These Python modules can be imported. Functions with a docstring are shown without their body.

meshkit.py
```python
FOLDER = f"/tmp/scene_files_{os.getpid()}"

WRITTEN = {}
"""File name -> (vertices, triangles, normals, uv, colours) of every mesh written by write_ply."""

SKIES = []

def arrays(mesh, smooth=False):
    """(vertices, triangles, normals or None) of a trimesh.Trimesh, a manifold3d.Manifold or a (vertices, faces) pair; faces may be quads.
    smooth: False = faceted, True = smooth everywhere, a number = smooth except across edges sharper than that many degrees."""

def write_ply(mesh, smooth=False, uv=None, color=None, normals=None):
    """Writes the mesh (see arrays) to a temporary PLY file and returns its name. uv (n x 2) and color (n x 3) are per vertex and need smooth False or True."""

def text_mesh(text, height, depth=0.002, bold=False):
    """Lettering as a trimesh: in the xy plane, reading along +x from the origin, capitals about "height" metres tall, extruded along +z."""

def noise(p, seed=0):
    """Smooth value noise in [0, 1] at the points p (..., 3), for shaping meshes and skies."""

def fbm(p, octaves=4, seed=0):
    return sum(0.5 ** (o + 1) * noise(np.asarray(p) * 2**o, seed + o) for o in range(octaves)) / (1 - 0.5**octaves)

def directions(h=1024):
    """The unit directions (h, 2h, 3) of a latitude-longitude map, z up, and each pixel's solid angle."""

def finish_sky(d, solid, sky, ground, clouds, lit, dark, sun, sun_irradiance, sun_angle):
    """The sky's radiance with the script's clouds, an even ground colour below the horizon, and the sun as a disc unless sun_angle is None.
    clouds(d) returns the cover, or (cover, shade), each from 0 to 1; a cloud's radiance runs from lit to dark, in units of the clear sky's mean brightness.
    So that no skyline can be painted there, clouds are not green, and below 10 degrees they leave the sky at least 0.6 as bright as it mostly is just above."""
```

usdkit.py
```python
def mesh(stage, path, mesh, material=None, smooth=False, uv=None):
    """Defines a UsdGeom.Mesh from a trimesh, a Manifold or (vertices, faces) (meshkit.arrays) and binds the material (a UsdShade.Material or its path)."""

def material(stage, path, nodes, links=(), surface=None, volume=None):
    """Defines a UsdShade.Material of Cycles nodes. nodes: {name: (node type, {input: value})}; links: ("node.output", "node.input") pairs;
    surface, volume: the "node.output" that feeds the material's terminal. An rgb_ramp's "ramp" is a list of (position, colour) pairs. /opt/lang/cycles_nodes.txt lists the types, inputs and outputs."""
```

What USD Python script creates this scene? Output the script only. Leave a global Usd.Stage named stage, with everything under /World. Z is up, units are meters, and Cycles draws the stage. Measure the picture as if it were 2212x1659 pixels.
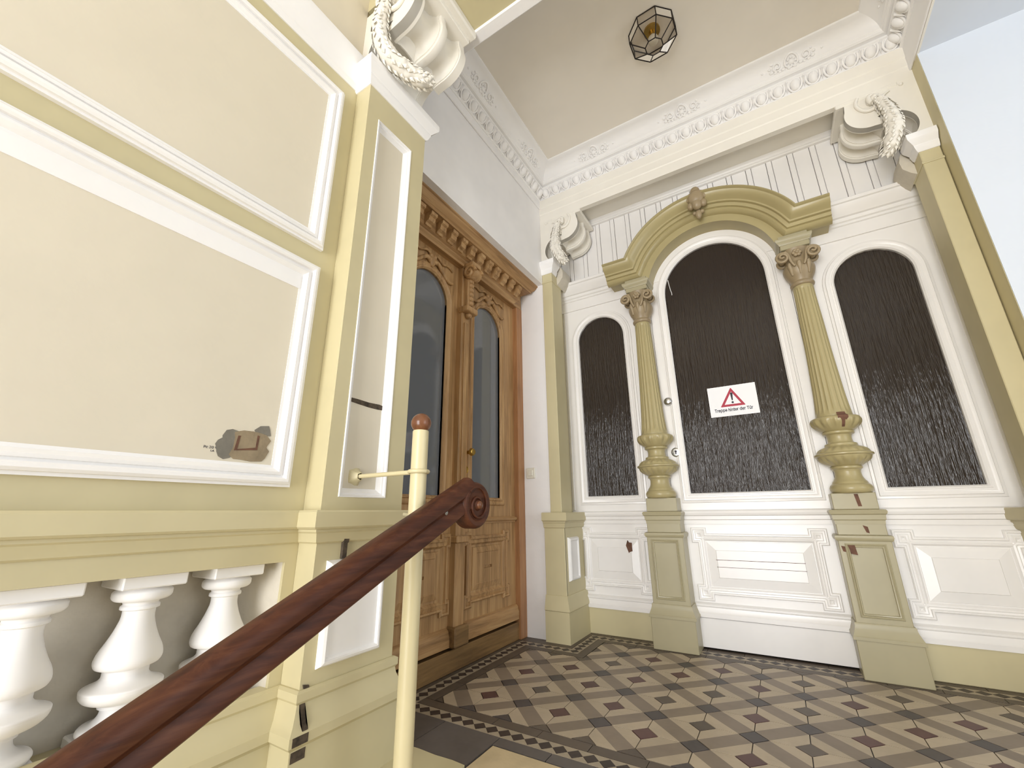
import math, re
import numpy as np
import trimesh
from shapely.geometry import Polygon, box as sbox, Point
from shapely.ops import unary_union
from shapely import affinity
from pxr import Usd, UsdGeom, UsdLux, Gf, Sdf
import usdkit, meshkit

stage = Usd.Stage.CreateInMemory()
UsdGeom.SetStageUpAxis(stage, UsdGeom.Tokens.z)
UsdGeom.SetStageMetersPerUnit(stage, 1.0)
S = 0.8          # metres per modelling unit (1 unit = the camera's height above the landing)
world = UsdGeom.Xform.Define(stage, '/World')
stage.SetDefaultPrim(world.GetPrim())
PI = math.pi

# ------------------------------------------------------------------ camera, lights, exposure
cam = UsdGeom.Camera.Define(stage, '/World/camera')
yaw, pitch, roll, FPX = math.radians(-31.3715), math.radians(17.0794), math.radians(-0.6237), 908.11
_f = np.array([math.sin(yaw)*math.cos(pitch), math.cos(yaw)*math.cos(pitch), math.sin(pitch)])
_r0 = np.array([math.cos(yaw), -math.sin(yaw), 0]); _u0 = np.cross(_r0, _f)
_r = math.cos(roll)*_r0 + math.sin(roll)*_u0
_u = -math.sin(roll)*_r0 + math.cos(roll)*_u0
_m = Gf.Matrix4d(*_r, 0, *_u, 0, *(-_f), 0, 0, 0, 1.0*S, 1)
cam.AddTransformOp().Set(_m)
cam.CreateHorizontalApertureAttr(36.0); cam.CreateVerticalApertureAttr(36.0*1659/2212)
cam.CreateFocalLengthAttr(36.0*FPX/2212)
cam.CreateClippingRangeAttr((0.02, 200.0))
cam.CreateExposureAttr(-0.4)

def rect_light(name, c, target, w, h, color, power):
    l = UsdLux.RectLight.Define(stage, '/World/'+name)
    c = np.array(c, float)*S; t = np.array(target, float)*S
    z = c-t; z /= np.linalg.norm(z)
    up = np.array([0, 0, 1.0]) if abs(z[2]) < .95 else np.array([0, 1.0, 0])
    x = np.cross(up, z); x /= np.linalg.norm(x); y = np.cross(z, x)
    l.AddTransformOp().Set(Gf.Matrix4d(*x, 0, *y, 0, *z, 0, *c, 1))
    l.CreateWidthAttr(w*S); l.CreateHeightAttr(h*S)
    l.CreateColorAttr(Gf.Vec3f(*color)); l.CreateIntensityAttr(power)
    return l
# daylight: the glazed street door behind the camera, and the tall window of the hall to the right
rect_light('street_door_daylight', (-0.38, -4.3, 1.2), (-0.38, 0, 1.2), 2.3, 4.4, (0.97, 0.98, 1.0), 13.8)
rect_light('hall_window_daylight', (4.9, 0.9, 1.9), (0, 1.1, 1.9), 2.4, 3.2, (0.94, 0.97, 1.0), 3.25)
dome = UsdLux.DomeLight.Define(stage, '/World/sky'); dome.CreateIntensityAttr(0.35); dome.CreateColorAttr(Gf.Vec3f(.85, .92, 1.0))

# ------------------------------------------------------------------ materials
def lin(c):
    return tuple(((x/255)/12.92 if x/255 <= .04045 else ((x/255+.055)/1.055)**2.4) for x in c)
LK = {}
def paint(name, rgb, rough=.5, var=.06, scale=3.0, bump=.15, bscale=60., spec=.5):
    a = np.array(lin(rgb)); d = a*(1-var*1.6); u = np.minimum(a*(1+var*.5), .95)
    n = {"tc": ("texture_coordinate", {}), "n1": ("noise_texture", {"scale": scale, "detail": 4.0, "roughness": .6}),
         "r": ("rgb_ramp", {"ramp": [(0.25, tuple(d)), (0.55, tuple(a)), (.8, tuple(u))]}),
         "n2": ("noise_texture", {"scale": bscale, "detail": 3.0}),
         "b": ("bump", {"strength": bump, "distance": .002}),
         "p": ("principled_bsdf", {"roughness": rough, "specular_ior_level": spec})}
    L = [("tc.object", "n1.vector"), ("tc.object", "n2.vector"), ("n1.fac", "r.fac"), ("r.color", "p.base_color"), ("n2.fac", "b.height"), ("b.normal", "p.normal")]
    LK[name] = usdkit.material(stage, '/World/Looks/'+name, n, L, surface="p.BSDF")
def wood(name, dark, mid, light, axis='z', rough=.45, s=1.0, spec=.5):
    sc = {'z': (26*s, 26*s, 1.6*s), 'y': (26*s, 1.6*s, 26*s), 'x': (1.6*s, 26*s, 26*s)}[axis]
    n = {"tc": ("texture_coordinate", {}), "m": ("mapping", {"scale": sc}),
         "n1": ("noise_texture", {"scale": 1.0, "detail": 5.0, "roughness": .65, "distortion": .6}),
         "n3": ("noise_texture", {"scale": 2.2, "detail": 3.0}),
         "r": ("rgb_ramp", {"ramp": [(0.28, lin(dark)), (0.5, lin(mid)), (.72, lin(light))]}),
         "mx": ("mix", {"mix_type": "multiply", "fac": .5}),
         "r2": ("rgb_ramp", {"ramp": [(0.3, (.62, .58, .54)), (.6, (1, 1, 1))]}),
         "b": ("bump", {"strength": .25, "distance": .0015}),
         "p": ("principled_bsdf", {"roughness": rough, "specular_ior_level": spec})}
    L = [("tc.object", "m.vector"), ("m.vector", "n1.vector"), ("tc.object", "n3.vector"), ("n1.fac", "r.fac"), ("n3.fac", "r2.fac"), ("r.color", "mx.color1"), ("r2.color", "mx.color2"),
         ("mx.color", "p.base_color"), ("n1.fac", "b.height"), ("b.normal", "p.normal")]
    LK[name] = usdkit.material(stage, '/World/Looks/'+name, n, L, surface="p.BSDF")
def plain(name, rgb, rough=.5, metal=0., spec=.5):
    LK[name] = usdkit.material(stage, '/World/Looks/'+name, {"p": ("principled_bsdf", {"base_color": lin(rgb), "roughness": rough, "metallic": metal, "specular_ior_level": spec})}, [], surface="p.BSDF")
paint('yellow_paint', (206, 195, 156), .5, .06, 2.5, .12)
paint('ochre_gloss', (176, 163, 120), .3, .05, 3., .08)
paint('ochre_oil', (171, 162, 131), .33, .05, 3., .06)
paint('post_cream', (212, 200, 160), .35, .04, 4., .05)
paint('taupe_paint', (160, 142, 112), .38, .08, 6., .1)
paint('white_gloss', (244, 241, 238), .26, .035, 3., .05, 40.)
paint('white_plaster', (246, 244, 242), .6, .03, 3., .15)
paint('cream_plaster', (223, 214, 194), .6, .035, 2., .15)
paint('wall_plaster', (246, 244, 243), .75, .06, 1.6, .3)
paint('cool_white', (216, 222, 231), .75, .02, 1.6, .2)
paint('ceiling_plaster', (238, 231, 219), .8, .05, 1.4, .2)
paint('fascia_cream', (240, 235, 224), .45, .04, 2., .1)
paint('bare_plaster', (150, 134, 108), .85, .25, 14., .6)
paint('grey_filler', (128, 123, 112), .85, .2, 14., .4)
paint('chip_dark', (84, 72, 58), .85, .5, 40., .6)
paint('chip_brown', (112, 78, 60), .8, .3, 30., .4)
paint('rough_plaster', (212, 204, 188), .85, .1, 8., .6)
wood('pine', (130, 98, 60), (182, 143, 97), (206, 170, 122), 'z')
wood('pine_cross', (126, 94, 58), (176, 137, 92), (200, 164, 116), 'y')
wood('pine_new', (140, 98, 62), (172, 124, 82), (188, 142, 98), 'z')
wood('pine_dirty', (96, 72, 44), (134, 104, 66), (156, 124, 80), 'y')
wood('mahogany', (50, 24, 15), (78, 42, 26), (100, 60, 38), 'y', .45, 1.3, .3)
wood('ball_wood', (88, 54, 34), (114, 72, 47), (130, 86, 58), 'z', .22, 1.3)
plain('brass', (200, 170, 96), .28, 1.0)
plain('chrome', (205, 205, 205), .22, 1.0)
plain('iron', (52, 46, 42), .5, .6)
plain('switch_plastic', (232, 228, 214), .4)
plain('paper', (248, 248, 250), .6)
plain('sign_red', (176, 38, 62), .5)
plain('ink', (42, 38, 52), .6)
plain('screw_grey', (150, 148, 142), .4, .5)
plain('dark_void', (22, 19, 17), .9)
paint('curtain', (176, 180, 184), .9, .04, 5., .1)
plain('bulb', (240, 235, 220), .3)
def tile(name, rgb, var=.1):
    a = np.array(lin(rgb))
    n = {"tc": ("texture_coordinate", {}), "oi": ("object_info", {}),
         "n1": ("noise_texture", {"scale": 9., "detail": 5., "roughness": .7}),
         "r": ("rgb_ramp", {"ramp": [(.25, tuple(a*(1-2*var))), (.55, tuple(a)), (.8, tuple(a*(1+var)))]}),
         "ro": ("rgb_ramp", {"ramp": [(0, (1-var, 1-var, 1-var)), (1, (1+var*.6, 1+var*.6, 1+var*.6))]}),
         "mx": ("mix", {"mix_type": "multiply", "fac": 1.0}),
         "n2": ("noise_texture", {"scale": 50., "detail": 2.}), "b": ("bump", {"strength": .1, "distance": .002}),
         "p": ("principled_bsdf", {"roughness": .48, "specular_ior_level": .4})}
    L = [("tc.object", "n1.vector"), ("n1.fac", "r.fac"), ("oi.random", "ro.fac"), ("r.color", "mx.color1"), ("ro.color", "mx.color2"), ("mx.color", "p.base_color"), ("tc.object", "n2.vector"), ("n2.fac", "b.height"), ("b.normal", "p.normal")]
    LK[name] = usdkit.material(stage, '/World/Looks/'+name, n, L, surface="p.BSDF")
tile('tile_cream', (186, 170, 146), .07)
tile('tile_taupe', (140, 126, 110), .07)
tile('tile_dark', (82, 76, 74), .12)
tile('tile_red', (98, 70, 66), .12)
tile('tile_brown', (98, 87, 76), .1)
tile('tile_slate', (104, 98, 94), .1)
tile('tile_check_dark', (66, 56, 52), .12)
tile('tile_check_light', (176, 162, 140), .1)
tile('grout', (70, 62, 54), .2)
paint('step_stone', (206, 186, 148), .7, .12, 8., .4)
# ribbed dark glass of the white screen: vertical ripples catch the daylight
def ribbed_glass():
    n = {"tc": ("texture_coordinate", {}), "m": ("mapping", {"scale": (105., 105., 7.)}), "m2": ("mapping", {"scale": (240., 240., 22.)}),
         "n1": ("noise_texture", {"scale": 1.0, "detail": 2.0, "roughness": .5}), "n2": ("noise_texture", {"scale": 1.0, "detail": 2.0}),
         "mx": ("math", {"math_type": "multiply_add", "value2": .25}),
         "b": ("bump", {"strength": 1.0, "distance": .0070}),
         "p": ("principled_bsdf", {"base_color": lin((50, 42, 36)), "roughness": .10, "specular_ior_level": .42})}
    L = [("tc.object", "m.vector"), ("tc.object", "m2.vector"), ("m.vector", "n1.vector"), ("m2.vector", "n2.vector"), ("n2.fac", "mx.value1"), ("n1.fac", "mx.value3"), ("mx.value", "b.height"), ("b.normal", "p.normal")]
    LK['ribbed_glass'] = usdkit.material(stage, '/World/Looks/ribbed_glass', n, L, surface="p.BSDF")
ribbed_glass()
def pane_glass(name, tint, ior=1.5, rough=.0, t=(1, 1, 1)):
    n = {"t": ("transparent_bsdf", {"color": t}), "g": ("glossy_bsdf", {"color": (1, 1, 1), "roughness": rough}), "f": ("fresnel", {"IOR": ior}),
         "d": ("diffuse_bsdf", {"color": tint}), "a": ("mix_closure", {"fac": .6 if tint[0] > 0 else 0.0}), "m": ("mix_closure", {})}
    L = [("t.BSDF", "a.closure1"), ("d.BSDF", "a.closure2"), ("f.fac", "m.fac"), ("a.closure", "m.closure1"), ("g.BSDF", "m.closure2")]
    LK[name] = usdkit.material(stage, '/World/Looks/'+name, n, L, surface="m.closure")
pane_glass('milk_glass', (.26, .275, .30), 1.5, .06)
pane_glass('lantern_glass', (0, 0, 0), 1.12, .03, (.78, .75, .71))

# ------------------------------------------------------------------ geometry helpers (modelling units)
def cat(ms):
    ms = [m for m in ms if m is not None]
    return trimesh.util.concatenate(ms) if len(ms) > 1 else ms[0]
def bx(x0, x1, y0, y1, z0, z1, c=0.0):
    if c <= 0:
        m = trimesh.creation.box((x1-x0, y1-y0, z1-z0)); m.apply_translation(((x0+x1)/2, (y0+y1)/2, (z0+z1)/2)); return m
    c = min(c, (x1-x0)*.45, (y1-y0)*.45, (z1-z0)*.45)
    p = []
    for X, sx in ((x0, 1), (x1, -1)):
        for Y, sy in ((y0, 1), (y1, -1)):
            for Z, sz in ((z0, 1), (z1, -1)):
                p += [(X+sx*c, Y+sy*c, Z), (X+sx*c, Y, Z+sz*c), (X, Y+sy*c, Z+sz*c)]
    return trimesh.Trimesh(*_hull(p), process=False)
def _hull(p):
    h = trimesh.PointCloud(np.array(p)).convex_hull
    return h.vertices, h.faces
def to_plane(v, plane):
    """v columns (a, b, out): 'back' = wall facing -Y; 'left' = wall facing +X; 'right' = wall facing -X; 'floor' up"""
    a, b, o = v[:, 0], v[:, 1], v[:, 2]
    if plane == 'back': return np.c_[a, -o, b]
    if plane == 'left': return np.c_[o, a, b]
    if plane == 'right': return np.c_[-o, a, b]
    return np.c_[a, b, o]
def ext(poly, plane, o0, o1):
    """extrude shapely polygon between outward offsets o0..o1. For 'back', o = -Y."""
    gs = getattr(poly, 'geoms', [poly]); out = []
    for g in gs:
        if g.is_empty or g.area < 1e-9: continue
        m = trimesh.creation.extrude_polygon(g, o1-o0, engine='earcut'); m.apply_translation((0, 0, o0))
        v = to_plane(np.array(m.vertices), plane); f = np.array(m.faces)
        if plane in ('left', 'floor'):
            pass
        out.append(trimesh.Trimesh(v, f, process=False))
    return cat(out)
def mould(path, prof, plane, o, closed=False):
    """sweep closed profile (u to the left of the path, v outwards) along a planar path with mitred corners"""
    P = np.array(path, float); n = len(P)
    prof = np.array(prof, float); k = len(prof)
    d = np.roll(P, -1, 0)-P; d /= np.maximum(np.linalg.norm(d, axis=1, keepdims=True), 1e-12)
    N = np.c_[-d[:, 1], d[:, 0]]
    M = np.zeros_like(P)
    for i in range(n):
        a = N[i-1] if (closed or i > 0) else N[i]
        b = N[i] if (closed or i < n-1) else N[i-1]
        if not closed and i == n-1: b = N[n-2]; a = N[n-2]
        m = a+b; m /= np.linalg.norm(m); M[i] = m/max(.25, m@a)
    V = np.concatenate([np.c_[P+M*u, np.full(n, o+v)] for u, v in prof]).reshape(k, n, 3).transpose(1, 0, 2).reshape(-1, 3)
    F = []
    rng = n if closed else n-1
    for i in range(rng):
        j = (i+1) % n
        for q in range(k):
            q2 = (q+1) % k
            a, b, c, e = i*k+q, j*k+q, j*k+q2, i*k+q2
            F += [(a, b, c), (a, c, e)]
    if not closed:
        for i, fl in ((0, 1), (n-1, 0)):
            t = trimesh.creation.triangulate_polygon(Polygon(prof).buffer(0), engine='earcut') if False else None
            ids = list(range(i*k, i*k+k))
            for q in range(1, k-1):
                F.append((ids[0], ids[q], ids[q+1]) if fl else (ids[0], ids[q+1], ids[q]))
    return trimesh.Trimesh(to_plane(V, plane), F, process=False)
def hmould(path, prof, closed=False):
    """moulding running horizontally: prof (u = to the right of path = outwards, z)"""
    p = [(-u, z) for u, z in prof]
    return mould(path, p, 'floor', 0.0, closed)
def lathe(prof, seg=32, a0=0., a1=2*PI, fl=None):
    prof = np.array(prof, float); full = abs(a1-a0-2*PI) < 1e-6
    n = seg if full else seg+1
    th = a0+(a1-a0)*np.arange(n)/seg
    k = len(prof)
    r = np.repeat(prof[:, 0][None], n, 0)
    if fl is not None: r = fl(r, th[:, None], prof[:, 1][None])
    V = np.stack([r*np.cos(th)[:, None], r*np.sin(th)[:, None], np.repeat(prof[:, 1][None], n, 0)], -1).reshape(-1, 3)
    F = []
    for i in range(seg):
        j = (i+1) % n
        for q in range(k-1):
            a, b, c, e = i*k+q, j*k+q, j*k+q+1, i*k+q+1
            F += [(a, b, c), (a, c, e)]
    return trimesh.Trimesh(V, F, process=False)
def spline(pts, n=6):
    from scipy.interpolate import PchipInterpolator
    p = np.array(pts, float); t = np.r_[0, np.cumsum(np.linalg.norm(np.diff(p, axis=0), axis=1)+1e-9)]
    tt = np.concatenate([np.linspace(t[i], t[i+1], n, endpoint=False) for i in range(len(t)-1)]+[[t[-1]]])
    return np.c_[[PchipInterpolator(t, p[:, k])(tt) for k in range(p.shape[1])]].T
def tube(pts, r, seg=12):
    P = np.array(pts, float); n = len(P); r = np.broadcast_to(r, n)
    T = np.gradient(P, axis=0); T /= np.linalg.norm(T, axis=1, keepdims=True)
    up = np.array([0, 0, 1.]) if abs(T[0][2]) < .9 else np.array([1., 0, 0])
    V = []
    for i in range(n):
        x = np.cross(up, T[i]); x /= np.linalg.norm(x); y = np.cross(T[i], x); up = y if abs(T[i]@y) < .99 else up
        th = 2*PI*np.arange(seg)/seg
        V.append(P[i]+r[i]*(np.cos(th)[:, None]*x+np.sin(th)[:, None]*y))
    V = np.concatenate(V+[P[:1], P[-1:]]); F = []
    for i in range(n-1):
        for q in range(seg):
            a, b, c, e = i*seg+q, i*seg+(q+1) % seg, (i+1)*seg+(q+1) % seg, (i+1)*seg+q
            F += [(a, b, c), (a, c, e)]
    for q in range(seg):
        F += [(n*seg, (q+1) % seg, q), (n*seg+1, (n-1)*seg+q, (n-1)*seg+(q+1) % seg)]
    return trimesh.Trimesh(V, F, process=False)
def tr(m, d):
    m = m.copy(); m.apply_translation(d); return m
def ball(c, r, sub=2, sc=(1, 1, 1)):
    m = trimesh.creation.icosphere(subdivisions=sub, radius=1.0); m.vertices = m.vertices*np.array(sc)*r+np.array(c); return m
def cyl(c0, c1, r, seg=20):
    return tube([c0, tuple((np.array(c0)+np.array(c1))/2), c1], r, seg)
def rotz(m, a, c=(0, 0, 0)):
    m = m.copy(); m.apply_transform(trimesh.transformations.rotation_matrix(a, (0, 0, 1), c)); return m
ZA, RO = 2.995, .775               # centre height and outer radius of the door arch
CX = -0.205                       # axis of symmetry of the white screen
def mir(m):
    m = m.copy(); v = np.array(m.vertices); v[:, 0] = 2*CX-v[:, 0]
    return trimesh.Trimesh(v, np.array(m.faces)[:, ::-1], process=False)
def circ(cx, cz, r, a0, a1, n):
    return [(cx+r*math.cos(math.radians(a0+(a1-a0)*i/n)), cz+r*math.sin(math.radians(a0+(a1-a0)*i/n))) for i in range(n+1)]
def arched(x0, x1, z0, zs, n=28):
    r = (x1-x0)/2; return [(x0, z0), (x1, z0)]+circ((x0+x1)/2, zs, r, 0, 180, n)
def rectp(x0, x1, z0, z1): return [(x0, z0), (x1, z0), (x1, z1), (x0, z1)]
def ears(x0, x1, z0, z1, E, p):
    """rectangle whose four corners step outwards as square ears"""
    return [(x0, z0), (x0+E, z0), (x0+E, z0+p), (x1-E, z0+p), (x1-E, z0), (x1, z0), (x1, z0+E), (x1-p, z0+E), (x1-p, z1-E), (x1, z1-E), (x1, z1), (x1-E, z1),
            (x1-E, z1-p), (x0+E, z1-p), (x0+E, z1), (x0, z1), (x0, z1-E), (x0+p, z1-E), (x0+p, z0+E), (x0, z0+E)]

# ------------------------------------------------------------------ scene objects
USED, BASE = {}, {}
def name_in(parent, name):
    k = (parent, name); USED[k] = USED.get(k, -1)+1
    return name if USED[k] == 0 else f'{name}_{USED[k]:03d}'
def tag(path, label=None, cat_=None, group=None, kind=None):
    p = stage.GetPrimAtPath(path)
    for k, v in (('label', label), ('category', cat_), ('group', group), ('kind', kind)):
        if v: p.SetCustomDataByKey(k, v)
def thing(name, label, category, base=(0, 0, 0), group=None, kind=None):
    path = '/World/'+name_in('/World', name)
    x = UsdGeom.Xform.Define(stage, path); x.AddTranslateOp().Set(tuple(float(b)*S for b in base))
    tag(path, label, category, group, kind); BASE[path] = np.array(base, float)
    return path
def obj(name, m, mat, parent, smooth=False, label=None, kind=None):
    path = parent+'/'+name_in(parent, name); b = BASE[parent]; BASE[path] = b
    m = trimesh.Trimesh((np.array(m.vertices)-b)*S, np.array(m.faces), process=bool(smooth))
    usdkit.mesh(stage, path, m, LK[mat], smooth=smooth)
    tag(path, label, None, None, kind)
    return path
def one(name, m, mat, label, category, base, smooth=False, group=None, kind=None):
    path = '/World/'+name_in('/World', name); b = np.array(base, float); BASE[path] = b
    m = trimesh.Trimesh((np.array(m.vertices)-b)*S, np.array(m.faces), process=bool(smooth))
    x = usdkit.mesh(stage, path, m, LK[mat], smooth=smooth); x.AddTranslateOp().Set(tuple(float(q)*S for q in b))
    tag(path, label, category, group, kind); return path

YF = -4.4                              # street end of the hall
XW, XP, XD = -1.74, -1.62, -2.05       # left wall, pilaster face, wooden door plane
YS, YB, YN0, YN1 = 3.885, 3.48, 1.13, 1.58
ZC = 4.57                              # landing ceiling
XR = 1.335                             # right wall / beam face
DY0, DY1, DC = 1.59, 3.49, 2.54        # door opening, its axis

# ================================================================== WALLS
w = thing('wall_left', 'yellow and cream stair wall on the left with white framed panels and baluster niche', 'wall', (XW, 0, 0), kind='structure')
WX = -2.45
obj('stair_wall', cat([bx(WX, XW, YF, 1.60, .822, 4.6), bx(WX, XW, YF, -.35, -2, .822), bx(WX, XW, -.35, 1.08, -2, .345), bx(WX, XW, 1.08, 1.60, -2, .822)]), 'yellow_paint', w)
# niche behind the balusters, with a curved right end
npts = [(-1.955, -.35)]+[(-1.955+.20*(1-math.cos(t)), .90+.18*math.sin(t)) for t in np.linspace(0, PI/2, 12)]+[(-1.74, 1.081)]
nv = Polygon(npts+[(-2.2, 1.081), (-2.2, -.35)])
obj('niche_back', ext(nv, 'floor', .34, .825), 'rough_plaster', w, smooth=40, label='grey white rendered back of the baluster niche')
obj('upper_wall', cat([bx(WX, XW, 1.60, DY1, 3.27, 4.6), bx(WX, XW, DY1, 4.3, -.2, 4.6), bx(WX, XW, 1.585, 1.60, 0, 4.6)]), 'wall_plaster', w, label='grey white plaster above and beside the wooden door')
# upper wall above the string course
obj('frieze_field', bx(XW, XW+.004, YF, 1.13, 3.60, 4.6), 'cream_plaster', w, label='cream field above the white string course')
def field_panel(y0, y1, z0, z1, cove):
    PR = [(0, 0), (0, .018), (.010, .018), (.011, .030), (.020, .037), (.030, .037), (.036, .030), (.037, .018), (.046, .018), (.047, .024), (.058, .026), (.070, .014), (.073, .007), (.084, .007), (.084, 0)]
    fld = obj('panel_field', bx(XW, XW+.005, y0+.02, y1-.02, z0+.02, z1-.02), 'cream_plaster', w, label='cream panel field inside white moulding')
    obj('panel_moulding', mould(rectp(y0, y1, z0, z1), PR, 'left', XW, True), 'white_plaster', w, smooth=22, label='white stepped moulding around a cream panel')
    if cove:
        obj('panel_cove', ext(Polygon([(y0+.08, z1-.084), (y1-.08, z1-.084), (y1-.08, z1-.150), (y0+.08, z1-.150)]), 'left', XW+.004, XW+.009), 'white_plaster', w)
    return fld
lowf = field_panel(-1.2, 1.045, 1.112, 2.152, True)
upf = field_panel(-1.2, 1.045, 2.248, 3.272, False)
# worn-off paint on the lower panel
P_brown = [(0.805, 1.307), (0.835, 1.317), (0.873, 1.318), (0.889, 1.317), (0.922, 1.311), (0.942, 1.292), (0.927, 1.263), (0.941, 1.249), (0.929, 1.221), (0.918, 1.209), (0.877, 1.205), (0.839, 1.209), (0.815, 1.209), (0.798, 1.222), (0.808, 1.249), (0.809, 1.287)]
P_g1 = [(0.766, 1.289), (0.776, 1.309), (0.794, 1.315), (0.812, 1.311), (0.825, 1.308), (0.808, 1.29), (0.807, 1.269), (0.768, 1.279)]
P_g2 = [(0.747, 1.256), (0.753, 1.269), (0.767, 1.28), (0.806, 1.274), (0.812, 1.239), (0.8, 1.213), (0.78, 1.206), (0.763, 1.214), (0.755, 1.23), (0.753, 1.242)]
P_g3 = [(0.877, 1.326), (0.896, 1.343), (0.926, 1.348), (0.932, 1.335), (0.938, 1.314), (0.917, 1.311), (0.889, 1.316)]
P_fr = [(0.81, 1.239), (0.895, 1.249), (0.897, 1.305), (0.888, 1.307), (0.888, 1.258), (0.821, 1.245), (0.826, 1.297), (0.817, 1.296), (0.811, 1.244)]
obj('scraped_patch', ext(Polygon(P_brown).buffer(.010).buffer(-.008), 'left', XW+.004, XW+.0075), 'bare_plaster', w, label='brown scraped patch at the lower right corner of the panel')
obj('scraped_patch', ext(unary_union([Polygon(p).buffer(.012).buffer(-.006).buffer(-.003) for p in (P_g1, P_g2, P_g3)]).difference(Polygon(P_brown).buffer(-.004)), 'left', XW+.004, XW+.0068), 'grey_filler', w, label='grey rounded filler spots beside the brown patch')
obj('scraped_patch', ext(Polygon(P_fr).buffer(0), 'left', XW+.004, XW+.0085), 'chip_brown', w, label='dark brown outline inside the scraped patch')
def wall_text(t, h, y, z, x):
    m = meshkit.text_mesh(t, h, .002); v = np.array(m.vertices); return trimesh.Trimesh(np.c_[x+v[:, 2], y+v[:, 0], z+v[:, 1]], m.faces, process=False)
obj('handwriting', cat([wall_text('Pc 20 96', .009, .708, 1.237, XW+.004), wall_text('LA', .007, .733, 1.226, XW+.004)]), 'ink', w, label='tiny dark handwriting left of the scraped patch')

# dado rail, band and plinth of the stair wall running around the near pilaster
RAIL = [(-.05, 1.020), (.045, 1.020), (.052, 1.012), (.052, .955), (.044, .948), (.030, .946), (.030, .936), (.022, .930), (.014, .905), (.012, .896), (.004, .890), (-.05, .890)]
PLN = [(-.05, .385), (.008, .385), (.020, .378), (.020, .352), (.012, .342), (.016, .320), (.030, .285), (.046, .268), (.052, .262), (.052, .232), (.042, .222), (.036, .216), (.036, -1.9), (-.05, -1.9)]
path_n = [(XW, YF), (XW, YN0), (XP, YN0), (XP, YN1), (XW-.12, YN1)]
t = thing('trim_1', 'yellow dado rail running along the stair wall and around the near pilaster', 'dado rail', (XW, 0, .95), kind='structure')
obj('rail', hmould(path_n, RAIL), 'yellow_paint', t, smooth=30)
t = thing('baseboard_left', 'yellow stepped plinth under the baluster niche and around the near pilaster', 'plinth', (XW, 0, 0), kind='structure')
PLNn = [(u, (z if z > -1 else -1.9)) for u, z in PLN]
obj('plinth', hmould(path_n, PLNn), 'yellow_paint', t, smooth=30)
CAP = [(-.05, 3.372), (.006, 3.372), (.014, 3.380), (.022, 3.404), (.026, 3.412), (.026, 3.424), (.040, 3.440), (.060, 3.462), (.064, 3.470), (.064, 3.508), (.056, 3.514), (-.05, 3.514)]
STR = [(-.05, 3.385), (.006, 3.385), (.014, 3.400), (.024, 3.410), (.024, 3.428), (.050, 3.490), (.066, 3.540), (.072, 3.556), (.072, 3.585), (-.05, 3.60)]
t = thing('trim_2', 'white string course sloping across the top of the left stair wall', 'string course', (XW, 0, 3.4), kind='structure')
obj('moulding', hmould([(XW, YF), (XW, YN0)], STR), 'white_plaster', t, smooth=30)

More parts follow.
